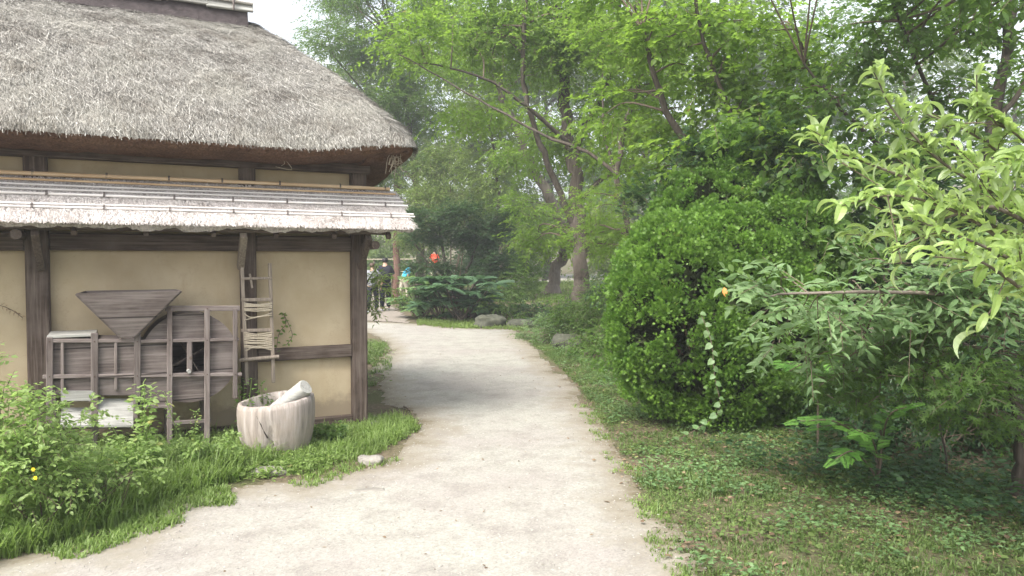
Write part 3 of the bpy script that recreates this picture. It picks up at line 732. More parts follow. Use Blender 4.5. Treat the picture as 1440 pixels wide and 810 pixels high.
for x in (70, 133, 238.5, 291):
    P, Q = mp(x, 560 if x != 291 else 590), mp(x, 640); P[1] = Q[1] = -.006; Q[2] = .0; b = MB(); b.beam(P, Q, .038, .034, up=(0, 1, 0)); b.build('leg', mach[2], wm)
b = MB(); P = mp(232, 431); Q = mp(337, 431); b.box(((P[0] + Q[0]) / 2, DM / 2, P[2] + .005), (Q[0] - P[0], DM + .02, .018)); b.build('top_board', mach[0], wm) if False else None
# hopper: four sloping boards
tl0, tr0, bl0, br0 = mp(108, 412), mp(253, 408), mp(171, 474), mp(188, 474)
tz = (tl0[2] + tr0[2]) / 2; bz = bl0[2] + .0
hopper = None
FT = [np.array([tl0[0], -.10, tl0[2]]), np.array([tr0[0], -.10, tr0[2]])]; FB = [np.array([bl0[0], -.035, bz]), np.array([br0[0], -.035, bz])]
BT = [np.array([tl0[0] + .05, DM * .85, tz]), np.array([tr0[0] - .0, DM * .85, tz])]; BB = [np.array([bl0[0], DM * .5, bz]), np.array([br0[0], DM * .5, bz])]
def panel(P, nrm, name, mat, par=wm):
    b = MB(); b.prism(P, np.array(nrm) * .014); return b.build(name, mat, par)
hopper = panel([FT[0], FT[1], FB[1], FB[0]], (0, -1, 0), 'hopper', mach[0])
for pts, nr in (([BT[0], BT[1], BB[1], BB[0]], (0, 1, 0)), ([FT[0], BT[0], BB[0], FB[0]], (-.6, 0, -.8)), ([FT[1], BT[1], BB[1], FB[1]], (.6, 0, -.8))): panel(pts, nr, 'hopper_board', mach[0], hopper)
iron = plain('rusty_iron', (.06, .035, .025), .7, .4, 40, .3, .002)
for px, py in ((133, 480), (133, 529), (193, 480), (193, 528), (238.5, 478), (238.5, 527), (291, 478), (291, 526), (70, 480), (70, 529), (330.5, 478), (330.5, 526), (238.5, 434), (291, 434)):
    q = mp(px, py); b = MB(); b.tube([q + [.0, -.022, 0], q + [0, -.0275, 0]], .0055, 6); b.build('nail', iron, wm)
# slanting pale outlet boards and dark throats
def chute(x0, x1, ya, yb, out):
    A, B = mp(x0, ya), mp(x1, ya); Cc, D = mp(x1, yb), mp(x0, yb); A[1] = B[1] = .06; Cc[1] = D[1] = -out
    b = MB(); b.prism([A, B, Cc, D], (0, .0, -.014)); b.build('chute', pale[0], wm)
chute(138, 187, 562, 594, .12); chute(86, 130, 575, 594, .12)
slab('outlet_flap', [(86, 549), (131, 549), (131, 563), (86, 563)], -.028, -.012, pale[0])
slab('side_cheek', [(187, 556), (193, 556), (193, 596), (187, 590)], -.06, .05, mach[2])

# ---------------------------------------------------------------- carrying frame hung on the wall
fo = hp(362, 460, .13); FO = HO + HW * fo[0] + HN * (-.13)
cf = thing('carrying_frame', 'narrow ladder-like wooden carrying frame wound with straw rope, hung on the wall post', 'carrying frame', FO, HANG)
def cp(px, py, y=0.0):
    q = hp(px, py, .13); return np.array([q[0] - fo[0], y, q[2]])
for P in (((340, 362), (347, 541)), ((380, 370), (384, 538))):
    a, c = cp(*P[0], .02), cp(*P[1], -.02); b = MB(); b.beam(a, c, .030, .026, up=(0, 1, 0), rnd=.8); b.build('side_rail', stripm, cf)
for y, h in ((391, .022), (421, .03), (464, .028)):
    b = MB(); b.beam(cp(339, y + .8), cp(383, y), h, .02, up=(0, 1, 0), rnd=.7); b.build('rung', stripm, cf)
b = MB(); b.tube([cp(335, 506, -.035), cp(391, 501, -.035)], .017, 8, .7); b.build('rung', stripm, cf)
wr = [cp(340, 425 + i * 1.6 + rng.normal() * .3, -.02 * (1 if i % 2 else .4)) for i in range(8)]
for y0, y1, k in ((426, 437, 7), (468, 489, 12)):
    b = MB()
    for i in range(k):
        y = y0 + (y1 - y0) * i / (k - 1)
        S = spline([cp(343, y + rng.normal() * .5, -.018), cp(362, y + rng.normal() * .8 + 1, -.03), cp(382, y + rng.normal() * .5, -.018)], 4); b.tube(S, .0065, 6, rng.random())
    b.build('rope_winding', rope, cf)
b = MB(); b.tube(spline([cp(343, 441, -.02), cp(352, 446, -.025), cp(368, 444, -.02), cp(382, 440, -.02)], 4), .005, 5); b.build('loose_rope', rope, cf); b = MB(); b.tube(spline([cp(343, 450, -.02), cp(360, 446, -.025), cp(382, 443, -.02)], 4), .005, 5); b.build('loose_rope', rope, cf); b = MB()
b.tube(spline([cp(345, 493, -.02), cp(360, 487, -.03), cp(381, 492, -.02)], 4), .006, 5); b.build('loose_rope', rope, cf)
b = MB(); b.beam(cp(352, 385, .03), cp(354, 405, -.03), .018, .014, up=(0, 1, 0)); b.build('peg', stripm, cf)

# ---------------------------------------------------------------- wooden mortar with a log in it
mo2 = gp(387, 641); mo2[2] = 0; mo2 = mo2 + np.array([-.03, .14, 0])
mt = thing('wooden_mortar', 'large weathered wooden mortar hollowed from a trunk, standing in grass by the wall', 'mortar', mo2, R(20))
H_ = .45; prof = [(.235, 0), (.268, .06), (.288, .14), (.302, .24), (.306, .33), (.304, .40), (.296, H_ - .012), (.278, H_), (.262, H_ - .012), (.245, .36), (.20, .25), (.10, .18), (.001, .17)]
nA = 64; a = np.linspace(0, 2 * math.pi, nA + 1); G2 = []
for r_, z in prof:
    rr = r_ * (1 + .025 * np.sin(a * 2 + 1) + .012 * np.sin(a * 5) + .008 * np.sin(a * 11 + z * 3)); zz = z + (.035 * sstep(.25, .5, z) * np.cos(a - .2)) 
    G2.append(np.stack([rr * np.cos(a), rr * np.sin(a), zz + 0 * a], -1))
G2 = np.array(G2); G2[:, -1] = G2[:, 0]
# split low on the front
ax_ = np.arctan2(G2[..., 1], G2[..., 0]); sp_ = np.exp(-((ax_ + 1.75) / .10) ** 2) * np.exp(-((G2[..., 2] - .16) / .09) ** 2); G2[..., :2] *= (1 - .16 * sp_)[..., None]
b = MB(); b.grid(G2, .6, 0, True, flip=True); b.build('mortar_body', mortarm, mt)
def crackp(az, z):
    r_ = np.interp(z, [0, .06, .16, .3, .4, .5], [.225, .262, .285, .302, .306, .3]) * (1 + .025 * math.sin(az * 2 + 1) + .012 * math.sin(az * 5)) + .001
    return np.array([r_ * math.cos(az), r_ * math.sin(az), z])
b = MB(); b.tube([crackp(-2.13, .36), crackp(-2.02, .29), crackp(-1.93, .22), crackp(-1.86, .18)], [.001, .004, .005, .007], 5); b.build('crack', plain('crack_dark', (.03, .022, .018), .9), mt)
lg = MO * 0; lp0 = at(402, 562, mo2[1] + .0); lp1 = at(430, 546, mo2[1] - .05)
lgt = thing('log', 'short pale sawn log lying slanted in the hollow of the mortar', 'log', lp0, 0)
b = MB(lp0); A = lp0 - (lp1 - lp0) * 1.0 + [0, .05, -.06]; B = lp1 + [-.0, 0, .012]; b.tube([A, (A + B) / 2, B - (B - A) * .04, B], [.066, .068, .069, .062], 16, .9, 0, True, .05, rng); b.build('log_body', pale[0], lgt)

# ---------------------------------------------------------------- rocks, stones, stick
def rock(name, label, c, size, mat, seed, rz=0, cat='stone', group=None):
    rg = np.random.default_rng(seed); bm = bmesh.new(); bmesh.ops.create_icosphere(bm, subdivisions=4, radius=1)
    V = np.array([v.co[:] for v in bm.verts]); V = np.sign(V) * np.abs(V) ** .75; V *= (1 + .22 * vnoise(V, seed, 1.3) + .10 * vnoise(V, seed + 1, 3.5) + .03 * vnoise(V, seed + 2, 9))[:, None]
    V *= np.array(size) / 2
    for v, q in zip(bm.verts, V): v.co = q
    me = bpy.data.meshes.new(name); bm.to_mesh(me); bm.free(); me.materials.append(mat)
    for p_ in me.polygons: p_.use_smooth = True
    o = link(bpy.data.objects.new(name, me)); o.location = Vector(c); o.rotation_euler = (0, 0, rz); return tag(o, label, cat, group)
def grock(px, py, size, sink, label, seed, mat=stone, rz=0, z=None, **k):
    q = gp(px, py, z or 0); q[2] = gh(q[0], q[1]) + size[2] * sink; return rock('stone', label, q, size, mat, seed, rz, **k)
grock(521, 651, (.19, .12, .09), .18, 'small pale stone at the tip of the grass by the house corner', 1)
grock(264, 684, (.26, .16, .09), .1, 'low flat pale stone at the edge of the grass in front of the machine', 2)
grock(372, 666, (.30, .14, .07), .15, 'half-buried long stone in the grass in front of the mortar', 3)
grock(520, 690, (.22, .10, .022), .1, 'thin flat bluish stone sunk in the sandy path', 4)
grock(690, 460, (.72, .5, .38), .3, 'grey boulder with a flat top at the foot of the grassy bank', 5, moss_stone)
grock(733, 460, (.66, .5, .26), .2, 'darker boulder half covered by weeds, right of the flat-topped boulder', 6, moss_stone)
grock(796, 490, (.5, .4, .34), .3, 'mossy rock at the right edge of the path under the shrubs', 7, moss_stone, z=0)
grock(855, 480, (.5, .4, .3), .3, 'low mossy rock behind the trailing weeds on the right', 8, moss_stone)
sk = gp(583, 590); sk[2] = 0; b = MB(sk); b.tube(spline([gp(568, 574) + [0, 0, .02], gp(577, 584) + [0, 0, .05], gp(590, 600) + [0, 0, .015]], 4), [.009] * 4 + [.007] * 5, 6, .2, 0); b.tube([gp(577, 584) + [0, 0, .05], gp(570, 588) + [0, 0, .09]], [.006, .003], 5)
so_ = b.build('stick', twigm); so_.location = Vector(sk); tag(so_, 'dark fallen stick on the path edge near the house corner', 'stick')

# ---------------------------------------------------------------- people far down the track
skin = plain('skin', (.45, .28, .2), .6, .1, 5, 0); 
def cloth(name, c): return plain(name, c, .9, .15, 12, .2, .01)
def skinmesh(name, V, E, Rr, mat, parent, root=0, sub=1):
    me = bpy.data.meshes.new(name); me.from_pydata([tuple(v) for v in V], E, []); me.materials.append(mat)
    o = link(bpy.data.objects.new(name, me)); md = o.modifiers.new('Skin', 'SKIN'); md.use_smooth_shade = True
    if not me.skin_vertices: me.attributes
    sv = me.skin_vertices[0].data
    for i, r_ in enumerate(Rr):
        sv[i].radius = (r_, r_) if not isinstance(r_, tuple) else r_; sv[i].use_root = (i == root)
    s_ = o.modifiers.new('Sub', 'SUBSURF'); s_.levels = sub; s_.render_levels = sub
    o.parent = parent; return o
def person(label, loc, rz, h, shirt, trouser, hairc, shoe, stride=.16, elbow=.12, bend=0.0, sleeve=None, group=None):
    k = h / 1.7; t_ = thing('person', label, 'person', loc, rz, group); bd = bend
    def q(x, y, z):                                       # bend the trunk forward about the hips
        if z > .92: dz = z - .92; y, z = y + dz * math.sin(bd), .92 + dz * math.cos(bd)
        return (x * k, y * k, z * k)
    V, E, Rr = [], [], []
    def add(pt, r_, par=None):
        V.append(q(*pt)); Rr.append((r_ if isinstance(r_, tuple) else (r_, r_))); Rr[-1] = (Rr[-1][0] * k, Rr[-1][1] * k)
        if par is not None: E.append((par, len(V) - 1))
        return len(V) - 1
    pel = add((0, 0, .95), (.13, .10)); wa = add((0, 0, 1.08), (.12, .09), pel); ch = add((0, .0, 1.28), (.145, .10), wa); nk = add((0, 0, 1.44), .055, ch)
    hd = add((0, .01, 1.55), .075, nk); tp = add((0, .015, 1.64), .06, hd); add((0, .09, 1.56), .012, hd)
    hands = []
    for s in (-1, 1):
        sh = add((s * .17, 0, 1.38), .055, ch); el = add((s * (.21 + elbow * .5), -.03 + .06 * s, 1.12), .04, sh); wr_ = add((s * (.2 + elbow * .2), .06 + .08 * s, .90), .028, el)
        pm = add((s * (.2 + elbow * .2), .08 + .08 * s, .83), .03, wr_)
        for f_ in range(4): a_ = add((s * (.2 + elbow * .2), .055 + .08 * s + f_ * .017, .77 - .01 * (f_ in (1, 2))), .008, pm); add((s * (.195 + elbow * .2), .06 + .08 * s + f_ * .016, .74 - .012 * (f_ in (1, 2))), .007, a_)
        a_ = add((s * (.18 + elbow * .2), .115 + .08 * s, .81), .009, pm); add((s * (.175 + elbow * .2), .125 + .08 * s, .78), .008, a_)
    for s in (-1, 1):
        hp_ = add((s * .09, 0, .90), .085, pel); kn = add((s * .10, s * stride * .7 + .04, .50), .055, hp_); an = add((s * .10, s * stride - (.02 if s < 0 else 0), .09), .036, kn); add((s * .11, s * stride + .13, .04), .03, an)
    skinmesh('body', V, E, Rr, skin, t_)
    # shirt
    V2, E2, R2 = [], [], []
    def add2(pt, r_, par=None):
        V2.append(q(*pt)); R2.append((r_[0] * k, r_[1] * k) if isinstance(r_, tuple) else (r_ * k, r_ * k))
        if par is not None: E2.append((par, len(V2) - 1))
        return len(V2) - 1
    a0 = add2((0, 0, .84), (.21, .16)); a1 = add2((0, 0, 1.06), (.195, .15), a0); a2 = add2((0, 0, 1.28), (.215, .15), a1); add2((0, 0, 1.45), .085, a2)
    for s in (-1, 1):
        sh = add2((s * .175, 0, 1.37), .09, a2); add2((s * (.205 + elbow * .45), -.025 + .05 * s, 1.14), .075, sh)
    skinmesh('shirt', V2, E2, R2, shirt, t_)
    V2, E2, R2 = [], [], []
    p0 = add2((0, 0, 1.0), (.175, .14))
    for s in (-1, 1):
        a_ = add2((s * .09, 0, .86), .12, p0); kn = add2((s * .10, s * stride * .7 + .04, .50), .092, a_); add2((s * .10, s * stride, .10), .075, kn)
    skinmesh('trousers', V2, E2, R2, trouser, t_)
    V2, E2, R2 = [], [], []
    a_ = add2((0, -.025, 1.53), .10); b_ = add2((0, -.01, 1.63), .115, a_); add2((0, .03, 1.69), .085, b_); skinmesh('hair', V2, E2, R2, hairc, t_)
    for s in (-1, 1):
        V2, E2, R2 = [], [], []
        a_ = add2((s * .10, s * stride - .03, .045), .045); add2((s * .11, s * stride + .14, .035), .038, a_); skinmesh('shoe', V2, E2, R2, shoe, t_)
    return t_
blk = cloth('black_cotton', (.014, .015, .022)); navy = cloth('dark_trousers', (.014, .016, .026)); wht = cloth('white_cloth', (.75, .76, .8)); grey = cloth('grey_shirt', (.2, .205, .22))
hairb = plain('black_hair', (.012, .01, .01), .5); hairbr = plain('brown_hair', (.07, .045, .03), .6)
cyan = cloth('cyan_shirt', (.06, .5, .72)); orange = cloth('orange_shirt', (.75, .07, .03)); shorts = cloth('beige_shorts', (.4, .36, .28))
g1 = gp(542, 437); person('person in a black t-shirt and dark trousers walking away on the track', g1, R(8), 1.66, blk, navy, hairb, wht)
g2 = gp(524, 439); person('brown-haired person in a grey top and black trousers beside the person in black', g2, R(-6), 1.5, grey, blk, hairbr, wht, elbow=.3)
g3 = np.array([at(567, 390, 31)[0], 31, 0]); person('person in a bright blue shirt bending forward behind the brown trunk', g3, R(-70), 1.55, cyan, shorts, hairbr, wht, bend=.6)
g4 = at(611, 358, 39.5); g4[2] = gh(g4[0], g4[1]); person('person in an orange-red top seen through the dark maple leaves', g4, R(160), 1.5, orange, shorts, hairb, wht)

# ---------------------------------------------------------------- wooden rail fence far behind
q0, q1 = at(480, 366, 34), at(640, 366, 34); fx = np.array([q0[0], 34, 0])
fe = thing('rail_fence', 'pale two-rail wooden fence far behind the people', 'fence', fx)
for z in (1.05, 1.6):
    b = MB(fx); b.tube([(q0[0] - 1, 34, z), (q1[0] + 1, 34.5, z + .03)], .022, 7); b.build('rail', rope, fe)
for i in range(4):
    x = q0[0] - .8 + i * (q1[0] - q0[0] + 1.6) / 3; b = MB(fx); b.tube([(x, 34.1 + i * .12, 0), (x, 34.1 + i * .12, 1.65)], .035, 7); b.build('fence_post', twigm, fe)
# pale open ground seen between the trunks
op = fine_poly([gp(740, 397, .45)[:2], gp(880, 397, .45)[:2], gp(880, 386, .45)[:2], gp(740, 386, .45)[:2]], .5); sheet('clearing', op, .02, sand, cell=.5, fade=.3)

# ================================================================= vegetation

B = blob
def P3(*q): return [at(*v) for v in q]
FAR = 'trees far behind the path'
# --- far backdrop trees
far = [
 ('pale hazy tree whose thin top shows just right of the thatched ridge', [B(400, 150, 55, 55, 60), B(440, 105, 55, 40, 35), B(378, 90, 55, 16, 40)], 410, 55, .30, 1.6),
 ('tall far tree behind the house corner with a ragged pale crown', [B(500, 120, 48, 70, 75), B(545, 210, 48, 75, 70), B(470, 210, 48, 60, 60)], 520, 48, .27, 3),
 ('broad far tree above the people on the track', [B(560, 330, 44, 70, 45), B(500, 350, 44, 60, 40), B(620, 300, 44, 60, 60)], 560, 44, .22, 3),
 ('tall far tree behind the leaning trunk', [B(680, 60, 46, 110, 90), B(660, 200, 46, 90, 90), B(600, 60, 46, 70, 80)], 670, 46, .26, 3.2),
 ('far tree filling the gap between the two near trunks', [B(790, 100, 48, 110, 110), B(760, 270, 48, 90, 80), B(720, 330, 48, 60, 50)], 770, 48, .26, 3.2),
 ('far tree behind the thick central trunk', [B(900, 80, 44, 110, 120), B(890, 260, 44, 90, 110)], 890, 44, .25, 3.2),
 ('far tree behind the tall cypress bush', [B(1020, 80, 42, 110, 130), B(1000, 280, 42, 90, 120)], 1010, 42, .25, 3.2),
 ('far tree on the right behind the vine-covered shrub', [B(1150, 90, 40, 110, 120), B(1130, 280, 40, 110, 120)], 1140, 40, .24, 3),
 ('far tree at the right with bright sky showing through', [B(1290, 130, 42, 90, 100), B(1270, 300, 42, 110, 110)], 1280, 42, .24, 2.4),
 ('last far tree at the right edge', [B(1430, 160, 40, 70, 80), B(1420, 320, 40, 100, 100)], 1430, 40, .24, 2.2)]
for i, (lab, bl, px, Yd, lf, lai) in enumerate(far):
    tree('far_tree', lab, 'tree', [([at(px, 380, Yd), at(px + 4, 260, Yd), at(px - 6, 120, Yd)], .3, .1)], bl, lf, [L_haz, L_mid][i % 2] if i > 2 else L_haz, seed=20 + i, group=FAR, nbr=14, br=.05, clump=1.4, lai=lai, tpl=KITE, m=6)
# low thickets closing the view under the far crowns
for i, (px, py, Yd, rx, rz) in enumerate([(520, 372, 42, 60, 26), (600, 382, 36, 60, 12), (690, 365, 34, 60, 36), (745, 350, 36, 40, 40), (860, 350, 33, 60, 50), (960, 360, 30, 70, 60), (1080, 370, 28, 80, 70), (1220, 370, 26, 90, 80), (1370, 370, 24, 90, 90)]):
    shrub('thicket', 'low %s thicket at the back, %s' % (['pale', 'grey green', 'dark', 'yellowish', 'mid green', 'dense', 'shaded', 'dim', 'deep green'][i], ['left of the brown trunk', 'right of the brown trunk', 'behind the dark maple', 'left of the small leaning trunk', 'behind the thick trunk', 'behind the cypress bush', 'behind the vine-covered shrub', 'under the curled-leaf branches', 'at the right edge'][i]),
          [B(px, py, Yd, rx, rz)], .14, [L_haz, L_mid, L_dark, L_mid][i % 4], seed=50 + i, clump=.7, lai=3.2, group='thickets at the back', stems=3, m=6)

shrub('thicket', 'dark leafy thicket seen straight behind the low maple', [B(668, 345, 29, 38, 30), B(705, 370, 28, 50, 30)], .12, L_dark, seed=59, clump=.6, lai=4.5, group='thickets at the back', stems=3)
# --- middle distance, left to right
tree('hazy_tree', 'airy pale tree rising right of the thatched roof, its branches reaching left over the sky', 'tree',
     [(P3((590, 430, 27), (588, 300, 27), (575, 180, 27), (560, 60, 27)), .17, .06), (P3((578, 200, 27), (530, 150, 27), (470, 80, 26)), .06, .02), (P3((570, 130, 27), (600, 70, 27), (640, 20, 27)), .06, .02)],
     [B(560, 230, 27, 50, 40), B(530, 60, 27, 80, 50), B(475, 60, 26, 50, 25), B(600, 60, 27, 70, 60), B(540, 140, 27, 55, 45), B(600, 150, 27, 55, 40), B(520, -20, 27, 90, 50)], .13, L_mid, seed=3, clump=.8, lai=3.2, tpl=NARROW, nbr=40, br=.03, m=9, group='trees beside the path')
shrub('green_bush', 'tall rounded yellow-green bush just right of the roof corner', [B(640, 262, 26, 60, 52), B(585, 300, 26, 40, 45), B(690, 300, 26, 40, 40), B(620, 220, 26, 40, 30)], .12, L_yel, seed=4, clump=.5, lai=3.4, stems=5, sr=.03, tpl=NARROW)
tree('green_tree', 'medium tree with loose light crown between the bush and the leaning trunk', 'tree',
     [(P3((706, 432, 24.5), (704, 350, 24.5), (700, 260, 24.5), (690, 180, 24.5)), .08, .03)], [B(700, 190, 24.5, 60, 50), B(720, 260, 24.5, 50, 45), B(665, 150, 24.5, 50, 35), B(735, 330, 24, 35, 35)], .11, L_yel, seed=6, clump=.6, lai=2.2, nbr=25, tpl=KITE, group='trees beside the path')
tree('dark_maple', 'low dark spreading maple with layered foliage beside the track', 'tree',
     [(P3((640, 432, 22), (632, 395, 22), (622, 350, 22), (618, 310, 22)), .07, .03), (P3((642, 430, 22), (655, 385, 22), (672, 340, 22)), .06, .02), (P3((648, 430, 22), (668, 400, 22), (700, 360, 22)), .05, .02), (P3((636, 425, 22), (612, 385, 22), (585, 345, 22)), .05, .02)],
     [B(640, 305, 22, 75, 20), B(595, 330, 22, 38, 12), B(690, 330, 22, 50, 18), B(672, 347, 22, 46, 14), B(602, 375, 22, 38, 14), B(695, 372, 22, 42, 14)], .09, L_dark, bark=barkm, seed=8, clump=.35, flat=.4, lai=7.5, tpl=MAPLE5, nbr=30, droop=.1, up=1.2, group='maples')
tree('cedar', 'straight reddish-brown cedar trunk standing beside the person in black', 'tree',
     [(P3((557, 418, 28), (557, 300, 28), (558, 150, 28)), .13, .10)], [B(557, 215, 28, 24, 40), B(550, 170, 28, 24, 40), B(566, 290, 28, 24, 14)], .11, L_mid, bark=bark_red, seed=9, clump=.5, lai=2.2, nbr=14, tpl=NARROW)
# big compound-leaf shrub
def compound_shrub(label, c0, n, spread, L, seed, mat=L_teal, hgt=1.0):
    rg = np.random.default_rng(seed); base = np.array([c0[0], c0[1], gh(c0[0], c0[1])]); t_ = thing('compound_leaf_shrub', label, 'shrub', base, 0, 'compound-leaved shrubs by the track')
    f = MB(base); st = MB(base)
    for s in range(n):
        tip = base + np.array([rg.normal() * spread[0], rg.normal() * spread[1], hgt * rg.uniform(.2, 1)])
        st.tube(spline([base + [rg.normal() * .1, rg.normal() * .1, -.02], (base + tip) / 2 + rg.normal(size=3) * .05, tip], 4), np.linspace(.018, .01, 9), 5)
        k = 8; az = rg.uniform(0, 6.28) + np.arange(k) * 2.4
        d = np.stack([np.cos(az), np.sin(az), rg.uniform(-.1, .45, k)], -1)
        place(f, COMP, np.repeat(tip[None], k, 0), d, np.tile([0, 0, 1.], (k, 1)) + rg.normal(size=(k, 3)) * .1, L * rg.uniform(.7, 1.1, k), rg.random(k))
    f.build('foliage', mat, t_); st.build('stem', twigm, t_)
compound_shrub('large teal-green shrub with broad feathered leaves in front of the dark maple', (at(648, 420, 19.6)[0], 19.6), 30, (.42, .28), .50, 3, L_teal, hgt=1.15)
compound_shrub('lighter feathered-leaf shrub just right of the brown trunk', (at(592, 420, 21)[0], 21.0), 26, (.4, .3), .38, 4, L_pale, hgt=1.1)
compound_shrub('low dark feathered-leaf shrub between its two larger neighbours', (at(618, 430, 20)[0], 20.1), 18, (.35, .25), .36, 5, L_dark, hgt=.75)
shrub('round_shrub', 'dense green shrub behind the flat-topped boulder', [B(712, 405, 21.5, 34, 34), B(735, 380, 22, 26, 26)], .07, L_mid, seed=12, clump=.25, lai=4)
for i, (px, py, Yd, rx, rz, mt_, lab) in enumerate([
    (700, 432, 19.3, 34, 9, L_mid, 'low creeping weeds on the bank left of the bare patch'), (745, 432, 19.3, 34, 11, L_dark, 'dark low weeds hanging over the bank above the boulders'), (795, 436, 18.8, 40, 14, L_dark, 'dark ivy-like ground shrub at the foot of the thick trunk'),
    (725, 452, 18.4, 18, 9, L_mid, 'small clump of weeds between the two boulders'), (755, 452, 18.2, 18, 14, L_teal, 'pale-leaved weed right of the boulders')]):
    shrub('bank_shrub', lab, [B(px, py, Yd, rx, rz)], .06, mt_, seed=60 + i, clump=.2, lai=4, stems=3, group='low plants on the grassy bank')
# main trees
tree('big_tree', 'large rough-barked tree in the middle with thick upright trunk and long spreading limbs', 'tree',
     [(P3((818, 440, 16), (815, 380, 16), (812, 300, 16), (804, 225, 16), (795, 150, 16), (783, 60, 16), (772, -60, 16)), .21, .09),
      (P3((811, 325, 16), (788, 275, 15.8), (764, 215, 15.5), (741, 150, 15.3), (736, 90, 15.2), (738, 0, 15)), .085, .04),
      (P3((805, 215, 16), (838, 150, 16), (862, 90, 16), (872, 0, 16)), .08, .04),
      (P3((803, 205, 15.8), (740, 150, 15), (680, 110, 14.6), (600, 88, 14)), .05, .012),
      (P3((808, 290, 16), (850, 250, 16), (890, 235, 16), (935, 190, 16)), .055, .02)],
     [B(700, 40, 15.5, 110, 60), B(600, 60, 14, 80, 38), B(800, 60, 16, 110, 80), B(890, 100, 16, 80, 70), B(650, 150, 15, 60, 30), B(740, -30, 15.5, 160, 60), B(860, 200, 16.5, 60, 45), B(760, 190, 16.5, 40, 30), B(850, 320, 16.5, 50, 40), B(760, 330, 17, 36, 26)],
     .105, L_fresh, bark=barkm, seed=11, clump=.55, lai=3.3, nbr=60, br=.025, tpl=KITE, group='trees beside the path')
tree('leaning_tree', 'slender grey tree leaning left behind the big one, from the grassy bank', 'tree',
     [(P3((777, 413, 25), (781, 380, 25), (797, 345, 24.5), (778, 290, 24), (745, 225, 23.5), (718, 165, 23), (696, 105, 22.5), (684, 30, 22)), .21, .09), (P3((790, 330, 24.3), (800, 300, 24.2), (770, 270, 24), (765, 240, 23.6)), .05, .02)],
     [B(690, 40, 22.5, 80, 50), B(740, 110, 23, 50, 40), B(640, 90, 22.5, 55, 40), B(780, 330, 24, 30, 22), B(740, 200, 22, 50, 50), B(750, 290, 22, 45, 35)], .12, L_fresh, bark=bark_pale, seed=13, clump=.6, lai=2.4, nbr=30, group='trees beside the path')
tree('slim_tree', 'slim dark-stemmed tree between the big tree and the cypress bush', 'tree',
     [(P3((893, 470, 13), (888, 380, 13), (884, 320, 13), (868, 250, 13), (880, 170, 13), (905, 90, 13), (895, 0, 13)), .075, .03), (P3((868, 250, 13), (850, 190, 13), (846, 120, 13)), .03, .012), (P3((869, 246, 13), (825, 214, 13.2), (765, 190, 13.3), (700, 155, 13.4), (630, 115, 13.5), (560, 75, 13.5)), .035, .008)],
     [B(880, 60, 13, 80, 60), B(940, 130, 13, 60, 50), B(860, 270, 13, 50, 28), B(900, 330, 13, 42, 26), B(880, 190, 13.3, 55, 35), B(835, 330, 14, 40, 22)], .10, L_fresh, seed=15, clump=.45, flat=.4, lai=3.2, nbr=40, tpl=MAPLE5, group='trees beside the path')
tree('canopy_tree', 'fresh green tree arching over the cypress bush from behind', 'tree',
     [(P3((1035, 560, 10.5), (1020, 420, 10.5), (1005, 300, 10.3), (965, 210, 10), (930, 140, 9.8), (905, 40, 9.6)), .085, .03),
      (P3((1012, 330, 10.3), (1060, 230, 10), (1040, 190, 9.6), (990, 60, 9.3), (975, -30, 9)), .045, .02), (P3((1015, 350, 10.4), (1090, 250, 9.8), (1150, 160, 9.4), (1120, 40, 9)), .05, .02), (P3((1000, 300, 10.3), (960, 260, 10), (915, 300, 9.8)), .03, .012)],
     [B(960, 60, 10, 120, 60), B(1060, 50, 9.6, 110, 60), B(900, 10, 10, 120, 50), B(1000, 150, 10, 100, 55), B(930, 220, 10.5, 60, 40), B(1030, 205, 8.6, 90, 30), B(1110, 235, 8.2, 60, 34), B(1100, 130, 9.5, 80, 50), B(870, 150, 10.5, 60, 40)],
     .085, L_fresh, seed=17, clump=.4, lai=3.2, nbr=60, tpl=OVATE, group='trees beside the path')
shrub('shaded_shrub', 'shaded top of the cypress bush, its shade put into the dark leaf colour', [B(985, 225, 8.9, 70, 40), B(1100, 220, 8.2, 60, 50), B(925, 285, 9.2, 50, 40)], .06, L_dark, TUFT, seed=90, clump=.22, lai=4.2, stems=6, group='shrubs in the shade right of the path')  # dark leaf colour paints the canopy's shade on the cypress top
tree('right_tree', 'dark-trunked tree at the upper right with bright sky between its leaves', 'tree',
     [(P3((1398, 560, 9), (1392, 400, 9), (1386, 260, 9), (1397, 160, 9), (1418, 60, 9), (1428, -40, 9)), .085, .05),
      (P3((1388, 300, 9), (1340, 200, 8.8), (1290, 90, 8.6), (1250, -10, 8.4)), .04, .015), (P3((1384, 330, 9), (1290, 250, 8.7), (1200, 170, 8.5), (1130, 90, 8.3)), .045, .012), (P3((1396, 180, 9), (1440, 120, 9), (1490, 40, 9)), .04, .015)],
     [B(1220, 40, 8.6, 100, 55), B(1320, 30, 8.8, 100, 50), B(1430, 10, 9, 80, 45), B(1300, 130, 8.8, 60, 35), B(1350, -170, 7, 180, 80), B(1520, -80, 6.5, 130, 90), B(1150, -150, 7.5, 120, 70), B(1430, 110, 9.2, 60, 30), B(1170, 120, 8.5, 70, 40)],  # lobes above the frame are added to shade the hollow and verge
     .085, L_mid, seed=19, clump=.35, lai=3.0, nbr=50, tpl=OVATE, group='trees beside the path')
